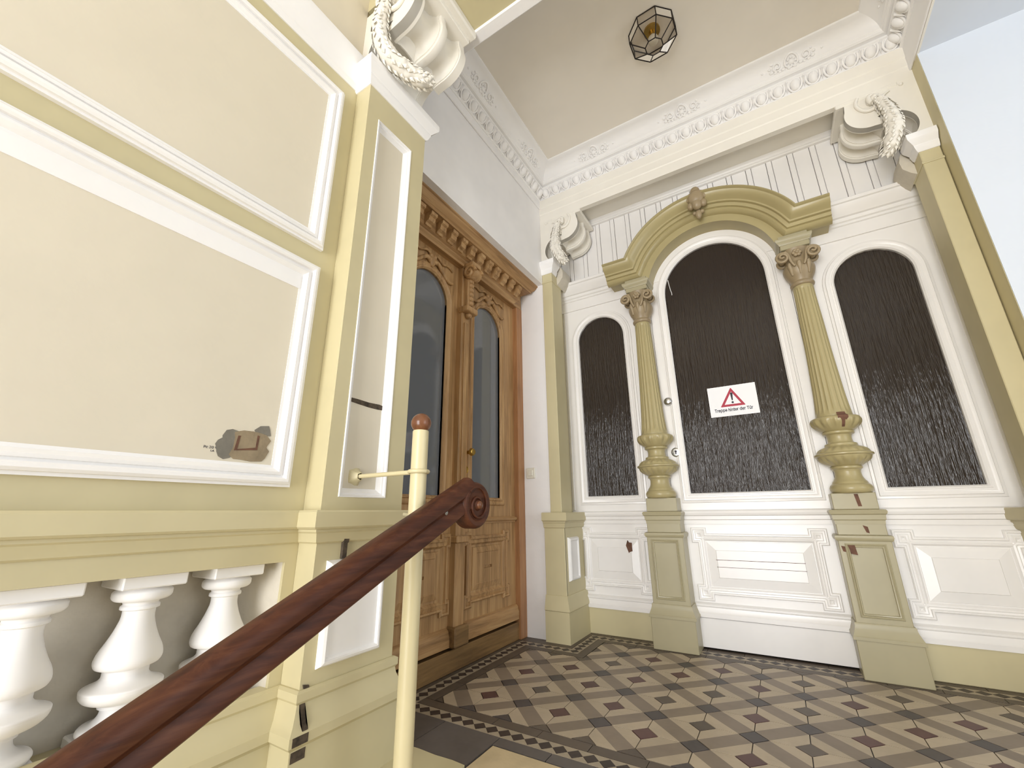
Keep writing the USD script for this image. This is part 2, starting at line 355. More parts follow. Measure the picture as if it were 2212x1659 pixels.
# ================================================================== PILASTERS
def panel_recess(p, y0, y1, z0, z1, x):
    """white lined recess on a +X face"""
    PRR = [(0, 0), (0, -.022), (.008, -.022), (.012, -.012), (.020, -.010), (.024, -.004), (.034, -.003), (.034, 0)]
    PRR = [(-.034+u, v) for u, v in PRR]
pn = thing('pilaster', 'yellow wall pilaster with tall recessed panel at the head of the stairs', 'pilaster', (XP, YN0, 0))
ry0, ry1, rz0, rz1 = 1.205, 1.470, 1.075, 3.185
ZT_ = 3.505
sh = cat([bx(XW+.001, XP-.035, YN0, YN1, 0, ZT_), bx(XP-.035, XP, YN0, ry0, 1.0, ZT_), bx(XP-.035, XP, ry1, YN1, 1.0, ZT_), bx(XP-.035, XP, ry0, ry1, 1.0, rz0), bx(XP-.035, XP, ry0, ry1, rz1, ZT_), bx(XP-.035, XP, YN0, YN1, 0, 1.0)])
obj('shaft', sh, 'yellow_paint', pn)
obj('panel_field', bx(XP-.036, XP-.030, ry0, ry1, rz0, rz1), 'cream_plaster', pn, label='cream grey recessed panel')
obj('panel_lining', mould(rectp(ry0, ry1, rz0, rz1), [(0, -.034), (0, .002), (.004, .004), (.010, .002), (.013, -.008), (.020, -.010), (.024, -.018), (.040, -.030), (.040, -.034)], 'left', XP, True), 'white_plaster', pn, smooth=30, label='white moulding inside the recessed panel')
ly0, ly1, lz0, lz1 = 1.185, 1.490, .436, .822
obj('lower_panel', cat([mould(rectp(ly0, ly1, lz0, lz1), [(0, -.01), (0, .004), (.010, .022), (.020, .026), (.026, .024), (.032, .012), (.040, .010), (.040, -.01)], 'left', XP, True), bx(XP, XP+.012, ly0+.03, ly1-.03, lz0+.03, lz1-.03)]), 'white_plaster', pn, smooth=30, label='raised white panel on the pilaster pedestal')
obj('cap', hmould([(XW, YN0), (XP, YN0), (XP, YN1), (XW, YN1)], CAP), 'white_plaster', pn, smooth=30, label='white capital moulding')
STRIPE = [(1.231, 1.532), (1.281, 1.532), (1.346, 1.529), (1.413, 1.532), (1.452, 1.526), (1.454, 1.508), (1.404, 1.505), (1.348, 1.505), (1.284, 1.509), (1.233, 1.513)]
obj('paint_sounding', ext(Polygon(STRIPE), 'left', XP-.031, XP-.0285), 'chip_dark', pn, label='dark scraped strip across the recessed panel')
for q, off in (([(1.25, 0.903), (1.275, 0.902), (1.273, 0.888), (1.268, 0.885), (1.268, 0.824), (1.247, 0.825), (1.247, 0.886), (1.248, 0.889)], .0145), ([(1.14, 0.399), (1.164, 0.393), (1.168, 0.380), (1.144, 0.386)], .006)):
    obj('paint_sounding', ext(Polygon(q), 'left', XP, XP+off), 'chip_dark', pn)
chip = [(u+.0015, z) for u, z in PLN if .22 < z < .345]
obj('paint_sounding', cat([hmould([(XP, 1.128), (XP, 1.150)], [(u, z) for u, z in chip if z > .262]+[(.0, .263), (.0, .340)]), hmould([(XP, 1.09), (XP, 1.150)], [(.0535, .261), (.0535, .233), (0, .233), (0, .261)]), hmould([(XP, 1.10), (XP, 1.155)], [(.0375, .212), (.0375, .180), (0, .180), (0, .212)])]), 'chip_dark', pn, label='dark scraped strip on the pilaster plinth')

def corner_pilaster(mirror):
    M = mir if mirror else (lambda m: m)
    lab = 'narrow yellow corner pilaster at the right end of the white screen' if mirror else 'narrow yellow corner pilaster between the wooden door and the white screen'
    bxx = 2*CX+1.63 if mirror else -1.63
    p = thing('pilaster', lab, 'pilaster', (bxx, YB, 0), 'corner pilasters beside the white screen')
    obj('shaft', M(cat([bx(XW+.001, -1.63, YB, 3.70, .95, 3.505, .004), bx(XW+.001, -1.705, 3.68, 3.884, .95, 3.505)])), 'yellow_paint', p)
    obj('pedestal', M(cat([bx(XW+.001 if mirror else -1.80, -1.61, 3.468, 3.489, 0, .98, .004), bx(XW+.001, -1.61, 3.48, 3.884, 0, .98)])), 'yellow_paint', p)
    pr = [(u, z) for u, z in RAIL]
    pth = [(XW+.001 if mirror else -1.80, 3.468), (-1.61, 3.468), (-1.61, 3.884)]
    obj('dado_moulding', M(hmould(pth, [(max(u*.9, -.018), z-.018) for u, z in pr])), 'yellow_paint', p, smooth=30)
    pp = [(max(u*.8, -.018), z if z > -1 else 0.0) for u, z in [(-.05, .345), (.008, .345), (.014, .338), (.018, .320), (.034, .270), (.040, .255), (.044, .240), (.044, .234), (.034, .228), (.036, -1.9), (-.05, -1.9)]]
    obj('base', M(hmould(pth, pp)), 'yellow_paint', p, smooth=30)
    sp = mould(rectp(3.525, 3.735, .446, .795), [(0, -.01), (0, .004), (.010, .022), (.020, .026), (.026, .024), (.032, .012), (.040, .010), (.040, -.01)], 'left', -1.61, True)
    obj('side_panel', M(cat([sp, bx(-1.61, -1.598, 3.55, 3.71, .47, .77)])), 'white_plaster', p, smooth=30, label='raised white panel on the inner side of the pedestal')
    obj('neck_band', M(hmould([(XW, YB), (-1.63, YB), (-1.63, 3.70)], [(-.02, 3.27), (.004, 3.272), (.006, 3.28), (.004, 3.288), (-.02, 3.29)])), 'yellow_paint', p)
    obj('cap', M(hmould([(XW+.001 if mirror else XW-.02, YB), (-1.63, YB), (-1.63, 3.58)], [(max(u*.8, -.008), z) for u, z in CAP])), 'white_plaster', p, smooth=30, label='white capital moulding')
    return p
corner_pilaster(False); corner_pilaster(True)

# ================================================================== CORBELS
def corbel_outline():
    """front outline, d = distance from the pilaster edge into the bay, z"""
    lobe = [(.300, 4.02), (.303, 3.97)]+circ(.170, 3.868, .150, 22, -90, 22)+[(.120, 3.712), (.100, 3.704)]
    notch = [(.098, 3.715), (.104, 3.745)]+circ(.092, 3.640, .152, 72, 234, 26)
    return np.array(lobe+notch)
def corbel(px, y0, y1, mirror, label, near=False):
    """px: x of the pilaster edge. Front plate, moulded soffit in depth, spiral, garland."""
    M = mir if mirror else (lambda m: m)
    b = (2*CX-px if mirror else px, y0, 3.5)
    p = thing('corbel', label, 'corbel', b, 'scrolled corbels above the pilasters')
    o = corbel_outline(); nseg = len(o)
    d = np.gradient(o, axis=0); d /= np.linalg.norm(d, axis=1, keepdims=True); nrm = np.c_[d[:, 1], -d[:, 0]]   # inward normal (towards the solid)
    L = y1-y0
    dep = [(0, 0), (.15, 0), (.152, .028), (.20, .054), (.30, .068), (.40, .058), (.465, .030), (.47, .012), (.487, .012), (.49, -.004), (.54, -.011), (.59, -.004), (.594, .022), (.66, .048), (.74, .054), (.82, .040), (.862, .018), (.866, .004), (.882, .004), (.886, -.004), (1, -.004)]
    inner = nrm
    lob = np.arange(nseg) < 26
    V = []; 
    for t_, ins in dep:
        q = o+inner*ins*np.where(lob, 1., .25)[:, None]
        V.append(np.c_[px+q[:, 0], np.full(nseg, y0+L*t_), q[:, 1]])
    V = np.concatenate(V); F = []
    for i in range(len(dep)-1):
        for q in range(nseg-1):
            a, b_, c, e = i*nseg+q, i*nseg+q+1, (i+1)*nseg+q+1, (i+1)*nseg+q
            F += [(a, b_, c), (a, c, e)]
    soff = trimesh.Trimesh(V, F, process=False)
    poly = Polygon([(px-.12, 4.02)]+[(px+a, z) for a, z in o]+[(px-.005, 3.516), (px-.12, 3.516)]).buffer(0)
    front = ext(poly, 'back', -(y0+.05), -y0)
    obj('scroll_bracket', M(cat([soff, front, bx(px-.10, px+.30, y0+.02, y1, 3.99, 4.02), bx(XW+.001, px-.064, y0+.002, y1, 3.516, 4.02), bx(XW+.001, px-.03, y0+.002, y1, 3.516, 3.53)])), 'fascia_cream', p, smooth=40)
    # dark filled body behind the notch and pilaster stub
    obj('abacus', M(cat([bx(px-.02, px+.355, y0-.005, y1, 3.985, 4.022, .006), bx(px-.02, px+.400 if near else px+.33, y0-.03 if near else y0, y1+.02 if near else y1, 4.015, 4.075, .010)])), 'fascia_cream', p)
    # spiral on the front plate
    sp = [(px+.150+.105*(1-.11*k/4)*math.cos(-.35*k+.9)*math.exp(-.055*k), y0-.004-.0012*k, 3.925+.105*math.sin(-.35*k+.9)*math.exp(-.055*k)) for k in range(26)]
    obj('volute', M(cat([tube(spline(sp[::2], 4), np.linspace(.012, .018, 49)[:len(spline(sp[::2], 4))], 8), ball((px+.150, y0-.012, 3.925), .030, 2, (1, .7, 1))])), 'fascia_cream', p, smooth=60)
    # leaf garland hanging across the bracket
    gp = spline([(px+.13, y0-.02, 3.955), (px+.105, y0-.035, 3.86), (px+.085, y0-.05, 3.74), (px+.085, y0-.05, 3.62), (px+.115, y0-.025, 3.52), (px+.155, y0+.03, 3.455)], 9)
    if near:
        gp = spline([(px+.12, y0-.03, 4.02), (px+.105, y0-.045, 3.88), (px+.085, y0-.045, 3.72), (px+.085, y0-.01, 3.60), (px+.12, y0+.09, 3.53), (px+.17, y0+.20, 3.52), (px+.205, y0+.28, 3.56)], 9)
    gr = np.interp(np.linspace(0, 1, len(gp)), [0, .2, .55, .85, 1], [.022, .036, .050, .047, .022])
    gm = tube(gp, gr, 18)
    v = np.array(gm.vertices); gm.vertices = v+(gm.vertex_normals*((meshkit.noise(v*38, 3)-.5)*.022)[:, None])
    g = obj('garland', M(gm), 'fascia_cream', p, smooth=50)
    rs = np.random.RandomState(5); lv = []
    for i in range(3, len(gp)-2, 2):
        T = gp[i+1]-gp[i-1]; T /= np.linalg.norm(T)
        for k in range(6):
            a = 2*PI*k/6+.5*i+rs.rand()*.4
            u1 = np.cross(T, (.3, 1, .2)); u1 /= np.linalg.norm(u1); u2 = np.cross(T, u1)
            nn = math.cos(a)*u1+math.sin(a)*u2; sd = np.cross(T, nn); c = gp[i]+nn*gr[i]*.93
            Lf, Wf = .034, .014
            pts = np.array([c-T*.01, c+T*Lf*.4+sd*Wf+nn*.006, c+T*Lf+nn*.014, c+T*Lf*.4-sd*Wf+nn*.006, c+T*Lf*.45+nn*.016])
            lv.append(trimesh.Trimesh(pts, [(0, 1, 4), (1, 2, 4), (2, 3, 4), (3, 0, 4)], process=False))
    obj('leaf_tips', M(cat(lv)), 'fascia_cream', g, kind='stuff')
    rb = spline([(px+.13, y0-.012, 3.93), (px+.095, y0-.02, 3.915), (px+.07, y0-.014, 3.945), (px+.035, y0-.008, 3.965)], 6)
    obj('ribbon', M(cat([tube(rb, np.linspace(.016, .006, len(rb)), 8), ball((px-.035, y0-.002, 3.985), .014, 1)])), 'fascia_cream', p, smooth=60)
    return p
corbel(XP, YN0, YN1, False, 'cream scrolled corbel with hanging leaf garland above the near pilaster at the top left', True)
cl = corbel(-1.63, YB, 3.86, False, 'cream scrolled corbel with garland at the left end of the white screen')
cr = corbel(-1.63, YB, 3.86, True, 'cream scrolled corbel with garland at the right end of the white screen')
for cpath, M in ((cl, lambda m: m), (cr, mir)):
    blk = ext(Polygon([(-1.629, 3.37), (-1.600, 3.52), (-1.572, 3.48), (-1.556, 3.42), (-1.562, 3.36), (-1.60, 3.31), (-1.629, 3.285)]), 'back', -3.80, -3.60)
    obj('scroll_foot', M(blk), 'rough_plaster', cpath, smooth=40, label='bare grey lower end of the corbel beside the pilaster')

# ================================================================== CEILING, BEAMS, CORNICES
one('ceiling', cat([bx(-1.9, XR+.1, 1.4, 3.7, ZC, ZC+.1), bx(-1.9, XR, YF, 1.6, 4.62, 4.72)]), 'ceiling_plaster', 'grey beige plaster ceiling over the landing', 'ceiling', (0, 2.5, ZC), kind='structure')
one('ceiling_hall', bx(XR+.012, 5.2, YF, 3.5, 4.07, 4.2), 'cool_white', 'plain white ceiling of the hall beyond the right wall edge', 'ceiling', (3, 0, 4.07), kind='structure')
w = thing('wall_right', 'tan wall edge and cream beam at the right side of the landing', 'wall', (XR, 3.4, 0), kind='structure')
obj('wall_return', bx(XR, XR+.25, 3.35, 4.3, -.2, 4.6), 'yellow_paint', w)
obj('beam', bx(XR-.001, XR+.012, YF, 3.40, 4.066, 4.6), 'fascia_cream', w)
one('wall_hall', bx(XR+.002, 5.2, 3.345, 3.6, -2.5, 4.2), 'cool_white', 'bright white plaster wall of the hall at the right edge', 'wall', (2.5, 3.35, 0), kind='structure')
# beam over the white screen
w = thing('trim_3', 'cream stepped beam fascia with dark soffit above the white screen', 'beam', (CX, YB, 4.02), kind='structure')
obj('soffit', bx(XW, XR+.02, YB, 4.2, 4.115, 4.3), 'fascia_cream', w)
obj('fascia', mould([(XW, 0), (XR+.03, 0)], [(4.015, .0), (4.015, -.05), (4.28, -.06), (4.28, .03), (4.20, .02), (4.19, .012), (4.12, .010), (4.11, .004), (4.06, .002)], 'back', -YB), 'fascia_cream', w, smooth=20)
w = thing('trim_4', 'yellow beam crossing overhead above the near pilaster', 'beam', (CX, 1.35, 4.07), kind='structure')
obj('beam', bx(XW, XR+.02, YN0, 1.575, 4.072, 4.62), 'yellow_paint', w)
obj('edge_moulding', bx(XW, XR, 1.575, 1.66, 4.06, 4.62, .008), 'wall_plaster', w, label='grey white moulding on the landing edge of the beam')

EGG = lathe(spline([(0, -.046), (.018, -.042), (.031, -.022), (.035, .002), (.030, .026), (.018, .040), (0, .044)], 3), 12)
def cornice(name, label, p0, p1, plane, o, eggs0, orn, n_egg, along, zb=4.28):
    """straight run in 'plane' from a=p0 to p1 with mitred (45 degree) ends; eggs, darts and ornaments are parts"""
    w = thing(name, label, 'cornice', along, kind='structure')
    PRF = [(4.275, .0), (4.275, .022), (4.284, .030), (4.290, .030), (4.292, .022), (4.300, .024), (4.325, .040), (4.350, .062), (4.372, .076), (4.378, .086), (4.390, .088), (4.398, .080), (4.400, .070), (4.410, .070), (4.414, .098), (4.424, .110), (4.436, .112), (4.446, .120)]
    PRF += [(4.446+.104*math.sin(t), .120+.10*(1-math.cos(t))) for t in np.linspace(.1, PI/2, 10)]
    PRF += [(4.556, .236), (4.572, .240), (4.58, .240), (4.58, 0)]
    V = []; k = len(PRF)
    for end, sgn in ((p0, 1), (p1, -1)):
        for z, v in PRF: V.append((end+sgn*v, z, o+v))
    F = []
    for q in range(k):
        q2 = (q+1) % k; F += [(q, k+q, k+q2), (q, k+q2, q2)]
    obj('profile', trimesh.Trimesh(to_plane(np.array(V), plane), F, process=False), 'white_plaster', w, smooth=25)
    for i in range(n_egg):
        a = eggs0+i*.1207
        if a < min(p0, p1)+.05 or a > max(p0, p1)-.05: continue
        e = EGG.copy(); e.apply_transform(trimesh.transformations.rotation_matrix(-.55, (1, 0, 0)))
        v = np.array(e.vertices); loc = np.c_[a+v[:, 0], 4.334+v[:, 2], o+.052+np.abs(v[:, 1])*0+v[:, 1]*1.0]
        obj('egg', trimesh.Trimesh(to_plane(loc, plane), e.faces, process=False), 'white_plaster', w, smooth=True)
        # shell around the egg
        th = np.linspace(-.15*PI, 1.15*PI, 16)
        ring = np.c_[a+.047*np.cos(th), 4.342-.052*np.sin(th), o+.050-.034*np.sin(th)+.012]
        obj('egg_shell', tube(to_plane(ring, plane), .0085, 6), 'white_plaster', w, smooth=True)
        dt = np.array([(a+.0603, 4.372, o+.082), (a+.0603-.012, 4.35, o+.066), (a+.0603+.012, 4.35, o+.066), (a+.0603, 4.292, o+.034), (a+.0603, 4.345, o+.090)])
        obj('dart', trimesh.Trimesh(to_plane(dt, plane), [(0, 1, 4), (0, 4, 2), (1, 3, 4), (2, 4, 3)], process=False), 'white_plaster', w)
    for a in orn:
        def cove(zz): # surface of the cove at height zz
            s_ = np.clip((zz-4.446)/.104, 0, 1); return .120+.10*(1-np.sqrt(1-s_*s_))
        ms = []
        def blob(da, z, r, fl=.5): ms.append(trimesh.Trimesh(to_plane((lambda v: np.c_[a+da+v[:, 0]*r, z+v[:, 1]*r, o+cove(z)+.002+v[:, 2]*r*fl])(np.array(ICO.vertices)), plane), ICO.faces, process=False))
        def arc(da, z, r, t0, t1, rr, shrink=0.):
            th = np.linspace(t0, t1, 18); rad = r*(1-shrink*np.linspace(0, 1, 18))
            q = np.c_[a+da+rad*np.cos(th), z+rad*np.sin(th)*.9, o+cove(z+rad*np.sin(th)*.9)+.006]
            ms.append(tube(to_plane(q, plane), rr, 7))
        arc(0, 4.497, .046, -.5*PI, 1.5*PI, .008)
        blob(0, 4.497, .026, .7)
        for k_ in range(8): blob(.030*math.cos(k_*PI/4), 4.497+.026*math.sin(k_*PI/4), .011, .8)
        for s_ in (-1, 1):
            th0 = 0 if s_ > 0 else PI
            arc(s_*.098, 4.500, .034, -.6*PI if s_ > 0 else 1.6*PI, 1.7*PI if s_ > 0 else -.7*PI, .0075, .65)
            for da, z, r in ((.060, 4.466, .016), (.085, 4.459, .012), (.115, 4.464, .013), (.142, 4.478, .016), (.152, 4.505, .013), (.135, 4.525, .009), (.205, 4.500, .009), (.020, 4.456, .014)): blob(s_*da, z, r, .7)
        obj('acanthus_ornament', cat(ms), 'white_plaster', w, smooth=60, label='raised rosette and scroll ornament in the cove')
    return w
ICO = trimesh.creation.icosphere(subdivisions=1, radius=1.0)
cornice('trim_5', 'white egg and dart cornice above the white screen', XW, XR, 'back', -YB, -1.633, (-1.04, -.19, .66), 26, (CX, YB, 4.3))
cornice('trim_6', 'shaded egg and dart cornice along the left wall above the wooden door', 1.66-.24, YB, 'left', XW, 1.70, (3.02, 2.20), 16, (XW, 2.5, 4.3))
cornice('trim_7', 'tan shaded egg and dart cornice on the beam at the upper right', 1.66-.24, YB, 'right', -XR, 1.70, (3.02, 2.20), 16, (XR, 2.5, 4.3))
one('trim_8', cat([bx(XW, XW+.016, 1.62, YB, 4.19, 4.282, .004), bx(XR-.014, XR, 1.62, YB, 4.07, 4.282, .004)]), 'wall_plaster', 'flat plaster band under the side cornices', 'band', (XW, 2.5, 4.2), kind='structure')

# ================================================================== WHITE SCREEN
X0, X1 = -1.71, 1.30                       # visible width of the screen
lw, mw, rw = (-1.537, -1.062), (-.623, .211), (.650, 1.130)
ZG = 1.143; ZL = 2.700; ZM = 2.985
wb = thing('wall_back', 'white painted timber screen across the back of the landing', 'wall', (CX, YS, 0), kind='structure')
gl_l, gl_m, gl_r = arched(lw[0], lw[1], ZG, ZL), arched(mw[0], mw[1], ZG, ZM, 36), arched(rw[0], rw[1], ZG, ZL)
DX0, DX1 = -.775, .365                     # door leaf
side_l = sbox(X0-.05, .2, DX0-.003, 3.12).difference(Polygon(gl_l))
side_r = sbox(DX1+.003, .2, X1+.05, 3.12).difference(Polygon(gl_r))
obj('screen_frame', ext(side_l, 'back', -YS-.05, -YS), 'white_gloss', wb)
obj('screen_frame', ext(side_r, 'back', -YS-.05, -YS), 'white_gloss', wb)
obj('backing', bx(X0-.1, X1+.1, YS+.25, YS+.30, -.1, 4.3), 'dark_void', wb, label='dark room behind the glass')
# outer bead lines of the stiles
for xx in (X0+.028, X1-.028):
    obj('stile_bead', bx(xx-.010, xx+.010, YS-.008, YS, 1.02, 3.09, .003), 'white_gloss', wb)
# tongue and groove boards
xb = -1.872
i = 0
while xb < X1+.05:
    a, b_ = max(xb, X0-.05), min(xb+.117, X1+.06)
    zlo = lambda p, q: max(3.38, ZA+math.sqrt(max(0., .58**2-min(abs(p-CX), abs(q-CX))**2)))
    if b_-a > .02: obj('board', bx(a, b_, YS-.002, YS+.03, zlo(a, b_), 4.14, .005), 'white_gloss', wb)
    a, b_ = max(xb+.120, X0-.05), min(xb+.162, X1+.06)
    if b_-a > .01: obj('board_bead', bx(a, b_, YS-.006, YS+.03, zlo(a, b_), 4.14, .005), 'white_gloss', wb)
    xb += .165; i += 1
obj('top_bead', mould([(X0-.05, 0), (X1+.05, 0)], [(4.055, 0), (4.055, .030), (4.065, .038), (4.078, .034), (4.086, .042), (4.112, .050), (4.12, .050), (4.12, 0)], 'back', -YS), 'white_gloss', wb, smooth=30)
obj('arch_panel', ext(Point(CX, ZA).buffer(.62, 40).intersection(sbox(-2, 3.16, 2, 5)).difference(Polygon(gl_m).buffer(.070)), 'back', -YS-.01, -YS+.0085), 'white_gloss', wb, label='smooth white panel inside the arch above the door')
# ledge on both sides of the arch
LEDGE = [(3.085, 0), (3.085, .016), (3.19, .018), (3.196, .030), (3.214, .032), (3.222, .044), (3.250, .046), (3.256, .062), (3.285, .082), (3.318, .104), (3.340, .112), (3.346, .124), (3.372, .126), (3.384, .110), (3.40, 0)]
for a, b_ in ((X0+.005, -.92), (.51, X1-.005)):
    obj('ledge', mould([(a, 0), (b_, 0)], LEDGE, 'back', -YS), 'white_gloss', wb, smooth=25)
# dado moulding, panels and plinth in the side bays
DADO = [(.90, 0), (.90, .014), (.930, .016), (.936, .028), (.962, .030), (.968, .044), (.984, .050), (1.000, .044), (1.004, .014), (1.010, 0)]
PLB = [(.205, 0), (.205, .034), (.235, .034), (.245, .026), (.275, .020), (.283, .026), (.295, .026), (.302, .016), (.308, 0)]
PANEL = [(0, 0), (0, .014), (.006, .020), (.014, .020), (.018, .010), (.028, .008), (.034, .014), (.044, .012), (.052, .003), (.056, 0)]
def fancy_panel(par, x0, x1, z0, z1, y):
    obj('panel_moulding', mould(ears(x0, x1, z0, z1, .115, .045), PANEL, 'back', -y, True), 'white_gloss', par, smooth=30)
    fx = .105
    obj('panel_field', cat([mould(rectp(x0+fx, x1-fx, z0+fx, z1-fx), [(0, 0), (.002, .004), (.062, .013), (.066, .017), (.080, .017), (.080, 0)], 'back', -y, True), bx(x0+fx+.066, x1-fx-.066, y-.0172, y, z0+fx+.066, z1-fx-.066)]), 'white_gloss', par)
for a, b_ in ((X0+.01, -.955), (.555, X1-.01)):
    obj('dado_moulding', mould([(a, 0), (b_, 0)], DADO, 'back', -YS), 'white_gloss', wb, smooth=30)
    obj('plinth_moulding', mould([(a, 0), (b_, 0)], PLB, 'back', -YS), 'white_gloss', wb, smooth=30)
fancy_panel(wb, -1.640, -1.000, .335, .870, YS)
fancy_panel(wb, .600, 1.240, .335, .870, YS)
for p_, x0, x1 in ((None, -1.64, -1.0),):
    obj('paint_chip', ext(Polygon([(-1.193, .762), (-1.183, .745), (-1.158, .742), (-1.157, .674), (-1.178, .668), (-1.188, .659), (-1.209, .72)]), 'back', -YS, -YS+.0195), 'chip_brown', wb, label='brown bare spot on the left bay panel')
t = thing('baseboard_back', 'yellow baseboard at the foot of the white screen', 'baseboard', (CX, YS, 0), kind='structure')
for a, b_ in ((X0, -.712), (.302, X1)):
    obj('board', bx(a, b_, YS-.022, YS+.03, 0, .206, .004), 'yellow_paint', t)
WF = [(0, -.03), (0, .006), (-.010, .018), (-.018, .018), (-.020, .012), (-.032, .012), (-.040, .018), (-.056, .020), (-.060, .012), (-.075, .008), (-.078, 0), (-.078, -.03)]
def sidelight(n, label, gl, x0, x1):
    t = thing(f'window_{n}', label, 'window', ((x0+x1)/2, YS, ZG), kind='structure')
    obj('frame_moulding', mould(gl, WF, 'back', -YS, True), 'white_gloss', t, smooth=30)
    obj('pane', ext(Polygon(gl), 'back', -YS-.030, -YS-.018), 'ribbed_glass', t, label='dark ribbed glass pane')
sidelight(1, 'narrow arched dark glass sidelight left of the white door', gl_l, *lw)
sidelight(2, 'arched dark glass sidelight right of the white door', gl_r, *rw)
# the white door
d = thing('door_2', 'white panelled door with tall arched dark glass under the yellow arch', 'door', (CX, YS, 0), kind='structure')
leaf = sbox(DX0, .012, DX1, 3.45).difference(Polygon(gl_m))
obj('leaf', ext(leaf, 'back', -YS-.05, -YS), 'white_gloss', d)
obj('glazing_moulding', mould(gl_m, WF, 'back', -YS, True), 'white_gloss', d, smooth=30)
pane = obj('pane', ext(Polygon(gl_m), 'back', -YS-.030, -YS-.018), 'ribbed_glass', d, label='dark ribbed glass pane')
crk = spline([(-.583, YS+.016, 3.16), (-.576, YS+.016, 3.09), (-.571, YS+.016, 3.05), (-.563, YS+.016, 3.0), (-.565, YS+.016, 2.99)], 4)
obj('scratch', tube(crk, .0035, 5), 'white_gloss', d, label='short white scratch at the top left of the glass')
obj('dado_moulding', mould([(-.708, 0), (.298, 0)], DADO, 'back', -YS), 'white_gloss', d, smooth=30)
obj('plinth_moulding', mould([(-.708, 0), (.298, 0)], [(z+.015, v) for z, v in PLB], 'back', -YS), 'white_gloss', d, smooth=30)
obj('kick_board', bx(-.708, .298, YS-.020, YS, .012, .215, .003), 'white_gloss', d)
fancy_panel(d, -.662, .252, .335, .872, YS)
obj('panel_split', cat([bx(-.50, .085, YS-.0180, YS-.010, .632, .635), bx(-.50, .085, YS-.0180, YS-.010, .580, .5825)]), 'chip_brown', d, label='thin crack line across the panel')
obj('door_viewer', tr(lathe([(0, .040), (.020, .040), (.030, .034), (.036, .022), (.040, .010), (.040, 0)], 28).apply_transform(trimesh.transformations.rotation_matrix(PI/2, (1, 0, 0))), (-.712, YS, 1.948)), 'chrome', d, smooth=40, label='round metal knob plate')
lk = obj('lock_rosette', tr(lathe([(0, .018), (.030, .018), (.036, .014), (.042, .006), (.043, 0)], 28).apply_transform(trimesh.transformations.rotation_matrix(PI/2, (1, 0, 0))), (-.700, YS, 1.492)), 'chrome', d, smooth=40, label='round metal lock rosette')
kh = unary_union([Point(0, .006).buffer(.009), sbox(-.005, -.018, .005, .006)])
obj('keyhole', ext(affinity.translate(kh, -.700, 1.492), 'back', -YS+.018, -YS+.0195), 'ink', lk)
# warning sign stuck on the glass
sg = thing('warning_sign', 'white paper warning sign with red triangle taped on the dark door glass', 'sign', (-.2, YS, 1.89))
yq = YS+.0165
obj('sheet', ext(sbox(-.384, 1.761, -.018, 2.021), 'back', -yq, -yq+.002), 'paper', sg)
tri = Polygon([(-.203, 1.994), (-.291, 1.845), (-.117, 1.845)]).buffer(.004)
obj('triangle', ext(tri.difference(tri.buffer(-.018)), 'back', -yq+.002, -yq+.003), 'sign_red', sg)
ex = unary_union([Polygon([(-.212, 1.950), (-.194, 1.950), (-.199, 1.892), (-.207, 1.892)]), Point(-.203, 1.950).buffer(.009), Point(-.203, 1.874).buffer(.0085)])
obj('exclamation_mark', ext(ex, 'back', -yq+.002, -yq+.003), 'ink', sg)
tm = meshkit.text_mesh('Treppe hinter der Tür', .026, .001, bold=True); v = np.array(tm.vertices)
v[:, 0] *= .288/np.ptp(v[:, 0]); v[:, 0] -= v[:, 0].min()
obj('lettering', trimesh.Trimesh(np.c_[-.349+v[:, 0], yq*1.0-.002-v[:, 2], 1.801+v[:, 1]], tm.faces, process=False), 'ink', sg, label='dark lettering reading Treppe hinter der Tür')

